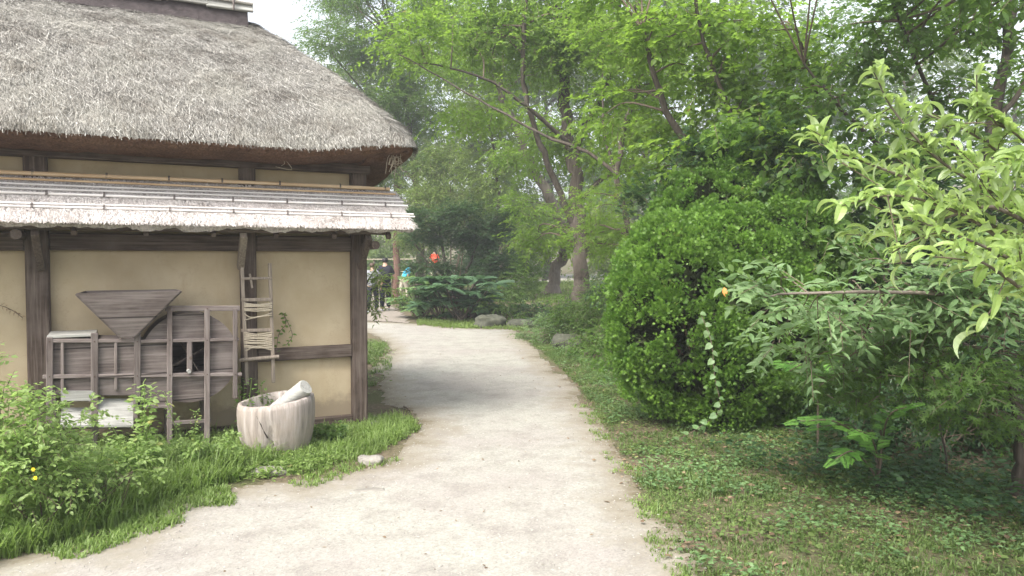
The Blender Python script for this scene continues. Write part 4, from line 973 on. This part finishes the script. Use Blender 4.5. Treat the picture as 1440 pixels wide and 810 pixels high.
# --- shrubs right of the path
for i, (bl, lf, mt_, tp, lab, la) in enumerate([
    ([B(795, 468, 14.5, 44, 26), B(765, 474, 15.5, 30, 16)], .065, L_pale, NARROW, 'low arching weeds at the bend on the right side of the path', 3.5),
    ([B(845, 455, 13.5, 40, 40), B(820, 425, 14, 40, 36), B(800, 470, 14, 34, 26)], .06, L_mid, NARROW, 'feathery dark shrub hiding the foot of the thick trunk', 3.2),
    ([B(885, 500, 11, 44, 42), B(850, 485, 12, 44, 36), B(820, 492, 12.8, 34, 22)], .06, L_mid, KITE, 'dim shrub pressed between the path and the cypress bush', 3.4),
    ([B(880, 410, 13, 46, 40), B(930, 380, 12, 50, 60)], .06, L_dark, KITE, 'dark shrub behind the left side of the cypress bush', 3),
    ([B(915, 545, 8.6, 30, 24)], .06, L_teal, OVATE, 'small shrub with drooping leaves at the left foot of the cypress bush', 2.6)]):
    shrub('shaded_shrub', lab, bl, lf, mt_, tp, seed=70 + i, clump=.28, lai=la, stems=8, group='shrubs in the shade right of the path')
# vine-covered mass behind
shrub('vine_shrub', 'tall shrub hung with rounded vine leaves behind the curled-leaf branches', [B(1120, 200, 8.2, 90, 75), B(1200, 280, 8, 80, 80), B(1060, 240, 8.8, 60, 60), B(1160, 330, 7.6, 60, 50), B(1260, 190, 8.3, 80, 60)], .085, L_mid, HEART, seed=31, clump=.35, lai=2.6, stems=10, sr=.025, droop=.5)
shrub('dark_shrub', 'deep green shrub mass filling the shade at the far right', [B(1330, 320, 8.5, 120, 110), B(1440, 400, 8, 110, 120), B(1250, 420, 8.6, 110, 90)], .08, L_dark, KITE, seed=32, clump=.4, lai=4.2, stems=14, sr=.025)
shrub('hollow_fill_shrub', 'dark low shrub in the deep shade below the layered maple', [B(1330, 550, 7.6, 110, 75), B(1200, 560, 7.8, 90, 65), B(1450, 560, 7.2, 90, 90), B(1380, 600, 6.9, 80, 40), B(1260, 610, 7.0, 70, 34), B(1340, 640, 6.6, 90, 26), B(1440, 640, 6.4, 80, 34), B(1150, 600, 7.4, 60, 36), B(1570, 560, 6.3, 120, 120), B(1520, 520, 8.5, 150, 150)], .07, L_dark, KITE, seed=33, clump=.4, lai=5.5, stems=16, sr=.018)  # lower lobes and those past the right edge are added to darken the hollow

shrub('hollow_fill_shrub', 'dense dark-leaved shrub added to darken the hollow left of the thin maple trunk', [B(1340, 580, 6.1, 110, 40), B(1430, 590, 6.0, 70, 45), B(1240, 580, 6.3, 60, 36), B(1180, 555, 6.4, 50, 40)], .05, L_dark, KITE, seed=91, clump=.2, lai=3.6, stems=9, sr=.01)  # added shrub; its dark leaves stand in for the hollow's deep shade
# --- the big cypress bush
def cypress_bush():
    rg = np.random.default_rng(77); Yb = 7.9
    c0 = gp(1005, 600); base = np.array([at(1010, 600, 7.6)[0], 7.75, 0]); t_ = thing('cypress_bush', 'big dense bright green cypress bush bulging beside the path', 'bush', base)
    lobes = [(960, 450, 7.35, 95, 118), (1060, 470, 7.6, 100, 125), (1015, 385, 7.7, 100, 85), (1100, 370, 8.0, 75, 90), (915, 412, 7.7, 44, 66), (985, 410, 7.55, 75, 80), (942, 385, 7.5, 60, 72), (1040, 420, 7.6, 70, 90), (1000, 300, 8.5, 75, 58), (1075, 270, 8.8, 70, 66), (1030, 235, 9.0, 50, 45), (935, 370, 7.9, 50, 50), (1010, 540, 7.5, 75, 60)]
    cs = [blob(px, py, Yd, rx, rz, .62 * (rx * Yd / F_PX) + .25) for px, py, Yd, rx, rz in lobes]
    f = MB(base)
    bumps = []
    for c, r in cs:
        k = int(620 * r[0] * r[2] / .5); u = unit(rg.normal(size=(k, 3))); bumps.append(np.concatenate([c + u * r * (1 + .07 * vnoise(u, 3, 3)[:, None] + .05 * rg.normal(size=(k, 1))), u, .045 + .15 * rg.random((k, 1)) ** 2.2], 1))
    bumps = np.concatenate(bumps)
    ok = np.ones(len(bumps), bool)
    for c, r in cs: ok &= (((bumps[:, :3] - c) / r) ** 2).sum(1) > .80
    ok &= bumps[:, 2] > .03; bumps = bumps[ok]
    ntf = 84; n = len(bumps); u = rg.normal(size=(n, ntf, 3)); u += bumps[:, None, 3:6] * .9 + np.array([0, 0, .25]); u = unit(u)
    P = bumps[:, None, :3] + u * bumps[:, None, 6:7] * (rg.random((n, ntf, 1)) ** .35); P = P.reshape(-1, 3); U = u.reshape(-1, 3)
    d = unit(U + np.array([0, 0, .35]) + rg.normal(size=P.shape) * .35); nr = np.cross(d, unit(rg.normal(size=P.shape)))
    k = P[:, 2] > .02
    place(f, TUFT, P[k], d[k], nr[k], rg.uniform(.02, .042, k.sum()), np.clip(rg.random(k.sum()) * .5 + .5 * np.repeat(rg.random(n), ntf)[k], 0, .975) + .02 * (rg.random(k.sum()) < .02), 0)
    # coarse dark tufts added inside to block light and darken the gaps
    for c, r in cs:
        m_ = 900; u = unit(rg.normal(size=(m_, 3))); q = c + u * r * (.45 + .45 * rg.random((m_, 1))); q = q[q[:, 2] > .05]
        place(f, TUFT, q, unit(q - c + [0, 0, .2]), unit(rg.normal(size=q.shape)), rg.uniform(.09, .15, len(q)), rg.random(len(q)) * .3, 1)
    f.build('foliage', [L_hin, plain('dark_core_tufts', (.035, .045, .016), .95, .3, 20, 0)], t_)
    for i in range(9):
        st = MB(base); tgt = cs[i][0]; b_ = base + [rg.normal() * .12, rg.normal() * .12, -.02]
        S = spline([b_, (b_ + tgt) / 2 + rg.normal(size=3) * .05, tgt], 5); st.tube(S, np.linspace(.035, .01, len(S)), 7); st.build('stem', bark_red, t_)
cypress_bush()
# climber stem with round leaves hanging down the front of the bush
def vine(name, label, pts, leaf, mat, n, seed, tpl=OVATE, cat='vine', w_=.003, droop=.3, par=None):
    rg = np.random.default_rng(seed); S = spline(pts, 8); base = S[0]; t_ = thing(name, label, cat, base)
    b = MB(base); b.tube(S, w_, 5); b.build('stem', twigm, t_)
    i = np.linspace(0, len(S) - 1.001, n); k = i.astype(int); P = S[k] + (S[k + 1] - S[k]) * (i - k)[:, None]; tn = unit(S[k + 1] - S[k])
    sg = np.where(np.arange(n) % 2 == 0, 1, -1)[:, None]
    d = unit(np.cross(tn, [0, 1., .2])) * sg + tn * .25 + rg.normal(size=(n, 3)) * .25; d[:, 2] -= droop
    l = MB(base); place(l, tpl, P, d, np.array([0, -.8, .7]) + rg.normal(size=(n, 3)) * .3, leaf * rg.uniform(.7, 1.2, n), rg.random(n)); l.build('leaves', mat, t_); return t_
vine('hanging_vine', 'thin vine with round pale leaves trailing down the front of the cypress bush', P3((985, 440, 6.45), (1000, 480, 6.35), (1005, 530, 6.3), (1012, 575, 6.3), (985, 600, 6.35), (955, 618, 6.4)), .062, L_pale, 24, 5, HEART)
lfb = MB(at(1018, 411, 6.7)); place(lfb, OVATE, at(1018, 404, 6.62)[None], np.array([[.2, 0, -1.]]), np.array([[0, -1., .2]]), np.array([.085]), np.array([1.]))
deadm = plain('orange_leaf', (.75, .33, .10), .6, .1, 20, 0); o = lfb.build('dead_leaf', deadm); o.location = Vector(at(1018, 411, 6.7)); tag(o, 'single orange dead leaf caught on the cypress bush', 'leaf')

# --- foreground right: tree with long curled leaves
def curl_tree():
    rg = np.random.default_rng(21); base = np.array([3.15, 3.7, gh(3.15, 3.7)])
    t_ = thing('curled_leaf_tree', 'young tree leaning in from the right with long curled yellow-green leaves', 'tree', base)
    tr = MB(base); S = spline([base - [0, 0, .05], base + [-.05, 0, .6], base + [-.0, -.05, 1.3], base + [.05, -.05, 2.0]], 6); tr.tube(S, np.linspace(.05, .02, len(S)), 8, .5, 0, True, .15, rg); tr.build('trunk', bark_pale, t_)
    sh = [ [(1560, 300, 3.7), (1440, 288, 3.5), (1330, 232, 3.4), (1260, 160, 3.35), (1228, 100, 3.3)],
           [(1560, 380, 3.7), (1400, 320, 3.4), (1300, 262, 3.3), (1200, 222, 3.25), (1135, 195, 3.2)],
           [(1560, 330, 3.6), (1450, 250, 3.5), (1370, 190, 3.4), (1290, 155, 3.4)],
           [(1560, 420, 3.6), (1430, 350, 3.1), (1350, 300, 3.0), (1260, 275, 3.0), (1180, 290, 3.0)],
           [(1560, 300, 3.6), (1480, 240, 3.4), (1430, 190, 3.3), (1370, 150, 3.3)],
           [(1560, 440, 3.6), (1450, 380, 2.9), (1380, 345, 2.7), (1290, 310, 2.7)],
           [(1560, 470, 3.6), (1460, 420, 2.8), (1400, 380, 2.6), (1350, 350, 2.5)],
           [(1560, 400, 3.6), (1420, 300, 3.3), (1350, 300, 3.3), (1270, 330, 3.4), (1190, 330, 3.5)],
           [(1560, 300, 3.7), (1500, 230, 3.2), (1450, 220, 2.9), (1400, 240, 2.8)],
           [(1560, 420, 3.7), (1480, 330, 3.4), (1400, 260, 3.6), (1330, 205, 3.7)]]
    cr = MB(base)
    for pts in sh:
        Q = P3(*pts); j = S[int(len(S) * .6)]; Sp = spline([j] + Q[:], 7); b = MB(base); b.tube(Sp, np.linspace(.014, .0022, len(Sp)), 6); b.build('branch', bark_pale, t_)
        L = np.linalg.norm(np.diff(Sp, axis=0), axis=1); cum = np.concatenate([[0], np.cumsum(L)]); tot = cum[-1]; n = int(tot / .016); s_ = np.linspace(tot * .22, tot, n)
        k = np.clip(np.searchsorted(cum, s_) - 1, 0, len(L) - 1); P = Sp[k] + (Sp[k + 1] - Sp[k]) * ((s_ - cum[k]) / L[k])[:, None]; tn = unit(Sp[k + 1] - Sp[k])
        sg = np.where(np.arange(n) % 2 == 0, 1, -1)[:, None]; side = unit(np.cross(tn, np.array([0, 0, 1.]) + rg.normal(size=(n, 3)) * .35))
        d = tn * .75 + side * sg * .7 + rg.normal(size=(n, 3)) * .22 + np.array([-.15, 0, .05]); nr = np.array([0, 0, 1.]) + rg.normal(size=(n, 3)) * .35
        place(cr, CURL, P, d, nr, .108 * rg.uniform(.5, 1.2, (n, 1)) * rg.uniform([.65, .9, .5], [1.15, 1.1, 1.35], (n, 3)), rg.random(n))
        for q in range(7):
            i = rg.integers(len(Sp) // 3, len(Sp) - 2); a = Sp[i]; e_ = a + unit((Sp[i + 1] - Sp[i]) * 1 + rg.normal(size=3) * .03) * .2 + rg.normal(size=3) * .05; cr.tube(spline([a, (a + e_) / 2 + rg.normal(size=3) * .01, e_], 3), .0025, 4, .5, 1, cap=False)
            m_ = 8; tq = np.linspace(.2, 1, m_)[:, None]; Pq = a + (e_ - a) * tq; dq = unit(e_ - a) * .8 + rg.normal(size=(m_, 3)) * .55; place(cr, CURL, Pq, dq, np.array([0, 0, 1.]) + rg.normal(size=(m_, 3)) * .35, .11 * rg.uniform(.5, 1.2, (m_, 1)) * rg.uniform([.65, .9, .5], [1.15, 1.1, 1.35], (m_, 3)), rg.random(m_))
    cr.build('crown', [L_curl, twigm], t_)
curl_tree()
tree('small_leaf_tree', 'small tree with a pale horizontal branch of narrow whorled leaves below the curled-leaf branches', 'tree',
     [(P3((1500, 690, 5.2), (1480, 560, 5.0), (1450, 440, 4.8)), .03, .02), (P3((1452, 450, 4.8), (1370, 417, 4.7), (1240, 412, 4.5), (1120, 412, 4.5), (1070, 418, 4.5)), .018, .004), (P3((1455, 440, 4.8), (1370, 380, 4.8), (1250, 370, 4.7)), .015, .005)],
     [B(1140, 415, 4.6, 80, 26), B(1240, 395, 4.7, 100, 42), B(1360, 400, 4.7, 100, 55), B(1200, 445, 4.8, 80, 26), B(1150, 450, 4.8, 50, 22), B(1430, 430, 4.6, 60, 35), B(1180, 490, 5.1, 70, 24), B(1280, 470, 5.1, 80, 26), B(1110, 470, 5.2, 36, 20)],
     .080, L_pale, bark=bark_pale, tpl=LANCE, seed=41, clump=.14, flat=.45, lai=3.8, nbr=50, br=.006, m=8, droop=.15, up=.9, face=.4)
tree('layered_maple', 'small maple with a thin trunk at the right edge and flat dark tiers of leaves', 'tree',
     [(P3((1434, 712, 5.1), (1436, 640, 5.1), (1430, 580, 5.1), (1425, 520, 5.1)), .055, .03), (P3((1430, 570, 5.1), (1350, 520, 5.1), (1260, 515, 5.1)), .016, .005), (P3((1428, 540, 5.1), (1340, 470, 5.3), (1290, 440, 5.3)), .014, .005)],
     [B(1330, 522, 4.7, 110, 14), B(1240, 530, 4.8, 70, 10), B(1420, 505, 4.7, 80, 14), B(1400, 556, 4.5, 70, 12), B(1300, 492, 5.0, 90, 14), B(1430, 588, 4.4, 50, 8), B(1150, 525, 5.2, 50, 10), B(1290, 560, 4.9, 80, 12), B(1210, 545, 5.2, 60, 12), B(1350, 590, 4.8, 60, 9)],
     .07, L_mid, tpl=MAPLE, seed=42, clump=.16, flat=.3, lai=4.6, nbr=40, br=.005, m=5, droop=.2, up=.8, face=.6, group='maples')
tree('maple_sapling', 'yellow-green maple sprig lit against the dark hollow', 'tree',
     [(P3((1330, 640, 5.6), (1312, 560, 5.5), (1300, 480, 5.4), (1310, 450, 5.4)), .01, .004)], [B(1310, 460, 5.3, 45, 18), B(1290, 490, 5.3, 24, 14)], .07, L_yel, tpl=MAPLE, seed=43, clump=.12, flat=.4, lai=1.6, nbr=8, br=.003, m=4, group='maples')
# cypress sprays reaching out of the shade
def spray(label, root, fans, leafL, seed):
    rg = np.random.default_rng(seed); base = np.array(root, float); t_ = thing('cypress_sapling', label, 'sapling', base, 0, 'cypress saplings under the trees'); b = MB(base); f = MB(base)
    for fn in fans:
        F_ = [at(*q) for q in fn]; S = spline([base] + F_, 6); b.tube(S, np.linspace(.01, .003, len(S)), 5)
        for k in range(9):
            i = int(len(S) * (.45 + .5 * k / 9)); tn = unit(S[min(i + 1, len(S) - 1)] - S[i - 1]); sd_ = unit(np.cross(tn, [0, 0, 1.]))
            for s in (-1, 1):
                place(f, FROND, S[i][None] + rg.normal(size=(1, 3)) * .01, (tn * .8 + sd_ * s * .75 + rg.normal(size=3) * .15 - [0, 0, .12])[None], np.array([[0, -.75, 1.]]) + rg.normal(size=(1, 3)) * .2, np.array([leafL * rg.uniform(.7, 1.2)]), rg.random(1))
        place(f, FROND, S[-1][None], unit(S[-1] - S[-3])[None] - [[0, 0, .1]], np.array([[0, -.7, 1.]]), np.array([leafL]), rg.random(1))
    b.build('stem', twigm, t_); f.build('foliage', L_hin_lit, t_)
L_hin_lit = leafmat('leaf_cypress_lit', (.08, .20, .035), (.16, .33, .065), (.22, .45, .06), .4)  # brighter cypress green: light caught by the sprays is put into the colour
g0 = gp(1235, 690); g0[2] = gh(g0[0], g0[1])
spray('young cypress with flat bright feathery sprays low in the dark hollow', g0, [[(1230, 640, 5.5), (1200, 600, 5.3), (1150, 600, 5.1)], [(1240, 630, 5.4), (1240, 590, 5.2), (1265, 580, 5.0)], [(1225, 660, 5.2), (1200, 635, 4.9), (1175, 645, 4.8)], [(1235, 650, 5.3), (1225, 615, 4.9), (1205, 605, 4.7)], [(1235, 640, 5.3), (1180, 595, 4.8), (1125, 592, 4.7)], [(1240, 630, 5.2), (1250, 585, 4.8), (1275, 572, 4.7)]], .115, 1)
g0 = gp(1150, 640); g0[2] = gh(g0[0], g0[1])
spray('single feathery cypress spray in front of the right side of the big bush', g0, [[(1150, 560, 6.2), (1140, 520, 6.0), (1105, 510, 5.9)], [(1150, 560, 6.2), (1150, 525, 6.0), (1160, 520, 5.9)]], .16, 2)

# ---------------------------------------------------------------- plants in front of the house
def weed(label, root, h, n, leaf, mat, seed, lean=.12, tpl=OVATE, cat='weed', group='tall weeds by the machine', cl=3, bush=.06):
    rg = np.random.default_rng(seed); base = np.array(root, float); base[2] = gh(base[0], base[1]); t_ = thing('weed', label, cat, base, 0, group); f = MB(base); b = MB(base)
    for s in range(n):
        hh = h * rg.uniform(.6, 1); d = rg.normal(size=2) * lean * hh; P0 = base + [rg.normal() * bush, rg.normal() * bush, 0]
        S = spline([P0, P0 + [d[0] * .3, d[1] * .3, hh * .5], P0 + [d[0], d[1], hh]], 8); b.tube(S, np.linspace(.005, .002, len(S)), 5)
        for i in range(3, len(S)):
            k = cl * 2; az = rg.uniform(0, 6.28, k); dd = np.stack([np.cos(az), np.sin(az), rg.uniform(-.35, .3, k)], -1); off = dd * leaf * rg.uniform(.1, 1.1, (k, 1))
            place(f, tpl, S[i] + off, dd + rg.normal(size=(k, 3)) * .3, np.array([0, -.2, 1.]) + rg.normal(size=(k, 3)) * .35, leaf * rg.uniform(.6, 1.15, k) * (1.15 - .4 * i / len(S)), rg.random(k))
    b.build('stem', L_grass, t_); f.build('leaves', mat, t_); return t_
weed('tall leafy weed standing in front of the middle of the machine', at(205, 640, 5.35), .88, 3, .06, L_bush, 1, .05)
weed('bushy weed at the foot of the tall one, in front of the machine', at(190, 650, 5.3), .5, 5, .055, L_bush, 2, .25)
weed('weed below the round fan drum of the machine', at(262, 650, 5.6), .30, 5, .05, L_bush, 3, .3)
weed('leafy weed between the machine and the mortar', at(312, 645, 5.8), .30, 5, .05, L_bush, 4, .25)
weed('thin weed reaching up in front of the drum opening', at(246, 640, 5.55), .68, 2, .035, L_bush, 5, .14)
weed('low bushy weed under the pale chutes', at(130, 650, 5.1), .46, 7, .055, L_bush, 6, .3)
weed('weed at the left leg of the machine', at(85, 650, 5.0), .62, 6, .05, L_bush, 7, .25)
tree('corner_shrub', 'sparse light-leaved shrub reaching out from behind the house corner post', 'shrub', [([np.array([-2.12, 10, 0]), at(500, 440, 10), at(515, 400, 10), at(530, 375, 10)], .02, .006), ([at(500, 440, 10), at(525, 425, 10), at(550, 415, 10)], .01, .003)], [B(522, 412, 10, 16, 30), B(545, 405, 10, 12, 14), B(530, 435, 10, 18, 8)], .075, L_yel, tpl=NARROW, seed=88, clump=.1, lai=2.4, nbr=10, br=.004, m=5)
weed('dark weed right of the mortar at the foot of the corner post', at(470, 628, 6.6), .2, 6, .045, L_mid, 9, .4)
weed('small plant growing at the back of the mortar hollow', at(372, 556, 6.5) * [1, 1, 0], .72, 4, .04, L_mid, 14, .06)
vine('wall_vine', 'thin vine with small leaves climbing the plaster right of the carrying frame', [HO + HW * q[0] + HN * q[1] + [0, 0, q[2]] for q in (hp(388, 500, .03), hp(392, 470, .04), hp(402, 455, .05), hp(398, 440, .04), hp(411, 470, .05), hp(403, 485, .05))], .04, L_mid, 26, 6)
vine('wall_vine', 'small wilted twig on the plaster at the far left', [HO + HW * q[0] + HN * q[1] + [0, 0, q[2]] for q in (hp(-6, 428, .03), hp(8, 432, .05), hp(20, 438, .06), hp(32, 447, .06))], .045, L_dead, 14, 7, NARROW)
def bush_l(label, blobs, seed, mat=L_bush, leaf=.035, **k): return shrub('leafy_bush', label, blobs, leaf, mat, OVATE, 'yellow-green bushes at the left edge', seed, 'bush', 10, .005, clump=.12, m=6, **k)
bush_l('loose yellow-green bush at the left edge, highest of the group', [B(8, 590, 4.3, 60, 62), B(-60, 560, 4.4, 70, 80), B(30, 640, 4.2, 60, 40)], 1, lai=3)
bush_l('yellow-green bush with a few yellow flowers in front of the machine end', [B(85, 620, 4.6, 60, 40), B(60, 665, 4.3, 60, 40)], 2, lai=3.2)
bush_l('low bush right of the flowering one', [B(140, 660, 4.7, 50, 30)], 3, lai=3)
weed('broad pale-leaved plant rising over the bush at the left edge', at(0, 700, 4.2), 1.08, 4, .09, L_curl, 11, .12, OVATE, 'weed', None, 2)
flm = plain('yellow_petals', (.8, .55, .02), .6, .1, 5, 0)
for i, (px, py, lab) in enumerate(((50, 672, 'small yellow flower low in the bush, the lower of a pair'), (47, 660, 'small yellow flower just above the lowest one'))):
    c = at(px, py, 3.95); b = MB(c); az = np.arange(6) * math.pi / 3; place(b, OVATE, np.repeat(c[None], 6, 0), np.stack([np.cos(az), -.3 + 0 * az, np.sin(az)], -1), np.tile([0, -1., .3], (6, 1)), np.full(6, .012), np.full(6, .5))
    b.box(c, (.008, .008, .008)); st = spline([c, c + [0, .05, -.1], c + [.01, .12, -.3]], 3); b.tube(st, .0015, 4, .5, 1, cap=False); o = b.build('flower', [flm, L_grass]); o.location = Vector(c); tag(o, lab, 'flower', 'yellow flowers in the left bush')

# ---------------------------------------------------------------- grass, ground weeds, litter
def scatter(poly, n, rg, tight=None):
    poly = np.array([p[:2] for p in poly]); lo, hi = poly.min(0), poly.max(0); out = []
    c = 0
    while c < n:
        P = lo + rg.random((n, 2)) * (hi - lo); P = P[in_poly(P, poly)]
        if len(P) == 0: break
        if tight is not None: P = P[tight(P)]
        out.append(P); c += len(P)
        if len(out) > 60: break
    P = np.concatenate(out)[:n]; return np.concatenate([P, gh(P[:, 0], P[:, 1])[:, None]], 1)
def grass(name, poly, n, h0, h1, mat, seed, w_=1.0, tuft=6, dens=None, mb=None):
    rg = np.random.default_rng(seed); f = mb or MB(); k = n // tuft
    P = scatter(poly, k, rg, dens); P = np.repeat(P, tuft, 0); P[:, :2] += rg.normal(size=(len(P), 2)) * .018
    hh = np.repeat(rg.uniform(h0, h1, len(P) // tuft), tuft) * rg.uniform(.6, 1.1, len(P)); az = rg.uniform(0, 6.28, len(P)); pick = rg.integers(0, len(BLADES), len(P)); rn = rg.random(len(P)) * .6 + .4 * np.repeat(rg.random(len(P) // tuft), tuft)
    for i, bt in enumerate(BLADES):
        q = pick == i
        if q.sum(): wq = np.clip(.004 / (hh[q] * .03), .5, 2.5) * w_; upright(f, bt, P[q], az[q], np.stack([hh[q] * wq, hh[q], hh[q]], -1), rn[q])
    return f
def broad(f, poly, n, leaf, seed, dens=None, mi=0, tpl=OVATE, zz=(.01, .07), tight=.03, per=7):
    rg = np.random.default_rng(seed); k = n // per; P = scatter(poly, k, rg, dens); P = np.repeat(P, per, 0); P[:, :2] += rg.normal(size=(len(P), 2)) * tight; P[:, 2] += rg.uniform(*zz, len(P))
    az = rg.uniform(0, 6.28, len(P)); d = np.stack([np.cos(az), np.sin(az), rg.uniform(-.1, .4, len(P))], -1)
    place(f, tpl, P, d, np.array([0, 0, 1.]) + rg.normal(size=(len(P), 3)) * .3, leaf * rg.uniform(.5, 1.2, len(P)), rg.random(len(P)), mi)
G_ = lambda *q: [gp(*v) for v in q]
pathp = PP
PPd = np.array(PP[::3])
def off(P, w_=.42):
    ins = in_poly(P, pathp); r = np.random.default_rng(len(P)).random(len(P)) ** 2.6 * w_
    q = np.nonzero(ins)[0]; ok = ~ins
    if len(q): ok[q] = edge_dist(P[q], PPd) < r[q]
    return ok
def offpath(thr=0.0, keep=.0): return off
def patchy(s, thr, sc=2.0, extra=None):
    def f(P): 
        r = vnoise(P, s, sc) * .6 + vnoise(P, s + 1, sc * 3) * .4 > thr
        return r & off(P)
    return f
# left strip in front of the wall
stripL = G_((-120, 830), (0, 775), (150, 728), (232, 690), (300, 676), (420, 668), (520, 645), (588, 608), (580, 590), (520, 590), (430, 600), (330, 590), (100, 600), (-200, 600))
f = grass('g', stripL, 36000, .05, .12, L_grass, 1, dens=offpath())
grass('g', G_((-150, 860), (0, 792), (165, 742), (260, 690), (330, 665), (120, 640), (-150, 640)), 26000, .14, .30, L_grass, 2, mb=f, dens=offpath())
grass('g', G_((240, 660), (420, 655), (540, 630), (588, 603), (560, 588), (430, 605), (300, 610)), 8000, .07, .15, L_grass, 3, mb=f)
broad(f, G_((180, 700), (430, 668), (480, 650), (300, 620), (150, 640)), 5000, .04, 4, zz=(.0, .07), tight=.05)
broad(f, stripL, 5000, .03, 5, zz=(.0, .06))
grass('g', G_((130, 730), (330, 682), (400, 640), (300, 615), (120, 640)), 9000, .12, .24, L_grass, 55, mb=f, dens=offpath())
tag(f.build('grass', L_grass), 'long bright grass growing along the foot of the house', 'grass', kind='stuff')
# behind the house corner
f = grass('g', G_((515, 545), (545, 540), (552, 500), (540, 482), (515, 478)), 1900, .05, .14, L_moss, 6, dens=patchy(33, 0, 2.5)); broad(f, G_((515, 560), (545, 540), (552, 500), (540, 482), (515, 478)), 500, .04, 7)
tag(f.build('grass', L_moss), 'patch of shorter grass behind the house corner', 'grass', kind='stuff')
# thin grass that creeps into the sand
f = MB(); thin = G_((100, 790), (330, 712), (330, 690), (250, 676), (150, 716), (40, 770))
rg = np.random.default_rng(9); grass('g', thin, 5500, .03, .08, L_moss, 8, mb=f, tuft=7, dens=lambda P: vnoise(P, 5, 3) > -.1)
grass('g', G_((430, 690), (590, 640), (600, 610), (480, 655), (380, 672)), 900, .03, .06, L_moss, 10, mb=f, tuft=7, dens=lambda P: vnoise(P, 6, 4) > .1)
grass('g', G_((845, 580), (890, 640), (935, 720), (990, 830), (940, 830), (880, 690), (845, 630), (800, 560)), 2600, .02, .05, L_moss, 11, mb=f, tuft=8, dens=lambda P: vnoise(P, 7, 4) > .0)
tag(f.build('sparse_grass', L_grass), 'thin scattered tufts creeping over the sandy margins', 'grass', kind='stuff')
# right verge
verge = G_((742, 480), (770, 500), (815, 545), (848, 588), (880, 645), (925, 720), (975, 830), (1600, 830), (1600, 700), (1250, 640), (1020, 590), (900, 540), (800, 490))
f = grass('g', verge, 40000, .02, .055, L_moss, 12, dens=patchy(11, -.3, 1.6)); grass('g', verge, 9000, .04, .09, L_moss, 13, mb=f, dens=patchy(12, .1, 1.2))
broad(f, verge, 24000, .02, 14, dens=patchy(13, -.15, 1.8), zz=(.0, .05), tight=.06)
broad(f, verge, 4200, .032, 15, dens=patchy(14, .1, 1.9), zz=(.01, .07), tight=.05, tpl=HEART)
broad(f, verge, 9000, .034, 95, dens=patchy(24, .05, 2.4), zz=(.01, .08), tight=.045, tpl=OVATE, mi=1)
tag(f.build('verge_grass', [L_moss, L_clover]), 'short grass and clover on the shaded verge right of the path', 'grass', kind='stuff')
f = MB(); broad(f, G_((1000, 650), (1600, 800), (1750, 560), (1100, 560)), 9000, .06, 16, zz=(.02, .18), tight=.08, tpl=OVATE, dens=patchy(15, .0, 1.5)); tag(f.build('ground_cover', L_dark), 'dark leafy ground cover under the trees at the right', 'ground cover', kind='stuff')
# bank and far verge
f = grass('g', G_((585, 458), (640, 464), (742, 466), (742, 456), (640, 452), (590, 448)), 7000, .06, .14, L_moss, 17, w_=1.6, dens=offpath())
bank = [at(640, 420, 19.2), at(860, 420, 18.6), at(900, 400, 40), at(640, 400, 40)]
grass('g', bank, 26000, .06, .16, L_grass, 18, mb=f, w_=2.2); tag(f.build('bank_grass', L_yel), 'light green grass on the low bank behind the boulders', 'grass', kind='stuff')
f = grass('g', [np.array([-14, 24, 0]), np.array([-3.5, 24, 0]), np.array([-2.5, 20.5, 0]), np.array([.5, 21, 0]), np.array([0, 46, 0]), np.array([-14, 46, 0])], 16000, .1, .3, L_mid, 19, w_=2.5, dens=lambda P: ~in_poly(P, np.array(dt))); tag(f.build('meadow_grass', L_mid), 'rough grass beside the track far behind the house', 'grass', kind='stuff')
# fallen leaves and pebbles
f = MB(); broad(f, verge, 1600, .04, 20, zz=(.0, .03), tight=.2, per=1, tpl=OVATE); broad(f, G_((1100, 700), (1600, 830), (1600, 640), (1000, 600)), 900, .05, 21, zz=(.0, .03), per=1, tight=.2)
broad(f, [p for p in path_poly], 700, .022, 22, zz=(.008, .012), per=1, tight=.1); tag(f.build('fallen_leaves', L_dead), 'brown fallen leaves scattered over the verge and path', 'leaves', kind='stuff')
rg = np.random.default_rng(33); near = [np.array(q) for q in ((-3.2, 2.6), (1.0, 2.6), (1.6, 6), (1.3, 10), (.6, 16), (-3.5, 16), (-2.2, 9), (-1.3, 7))]
P = scatter([np.append(q, 0) for q in near], 9000, rg, lambda P: in_poly(P, pathp)); P[:, 2] += .007
OCT = T([(1, 0, 0), (0, 1, 0), (-1, 0, 0), (0, -1, 0), (0, 0, .7)], [(0, 1, 4), (1, 2, 4), (2, 3, 4), (3, 0, 4)])
f = MB(); upright(f, OCT, P, rg.uniform(0, 6.28, len(P)), np.stack([rg.uniform(.003, .009, len(P)) * rg.choice([1, 1, 1, 1.8], len(P)), rg.uniform(.003, .008, len(P)), rg.uniform(.003, .007, len(P))], -1), rg.random(len(P)))
pebm, t, p = newmat('pebble'); t.links.new(ramp(t, attr(t), [(0, (.22, .2, .18)), (.6, (.27, .255, .225)), (1, (.38, .365, .33))]), p.inputs['Base Color']); p.inputs['Roughness'].default_value = .9
tag(f.build('gravel', pebm), 'fine loose gravel strewn over the sandy path', 'gravel', kind='stuff')

# ---------------------------------------------------------------- haze: the air between the camera and the far trees
b = MB(); b.box((0, 200, 33), (900, 640, 74)); hz = bpy.data.materials.new('haze'); hz.use_nodes = True; t = hz.node_tree; t.nodes.clear()
ou = t.nodes.new('ShaderNodeOutputMaterial'); pv = t.nodes.new('ShaderNodeVolumePrincipled'); pv.inputs['Color'].default_value = (.93, .97, 1, 1); pv.inputs['Density'].default_value = .003; pv.inputs['Anisotropy'].default_value = .2
t.links.new(pv.outputs[0], ou.inputs['Volume']); tag(b.build('haze', hz), kind='stuff', label='pale even haze in the air', cat='haze')
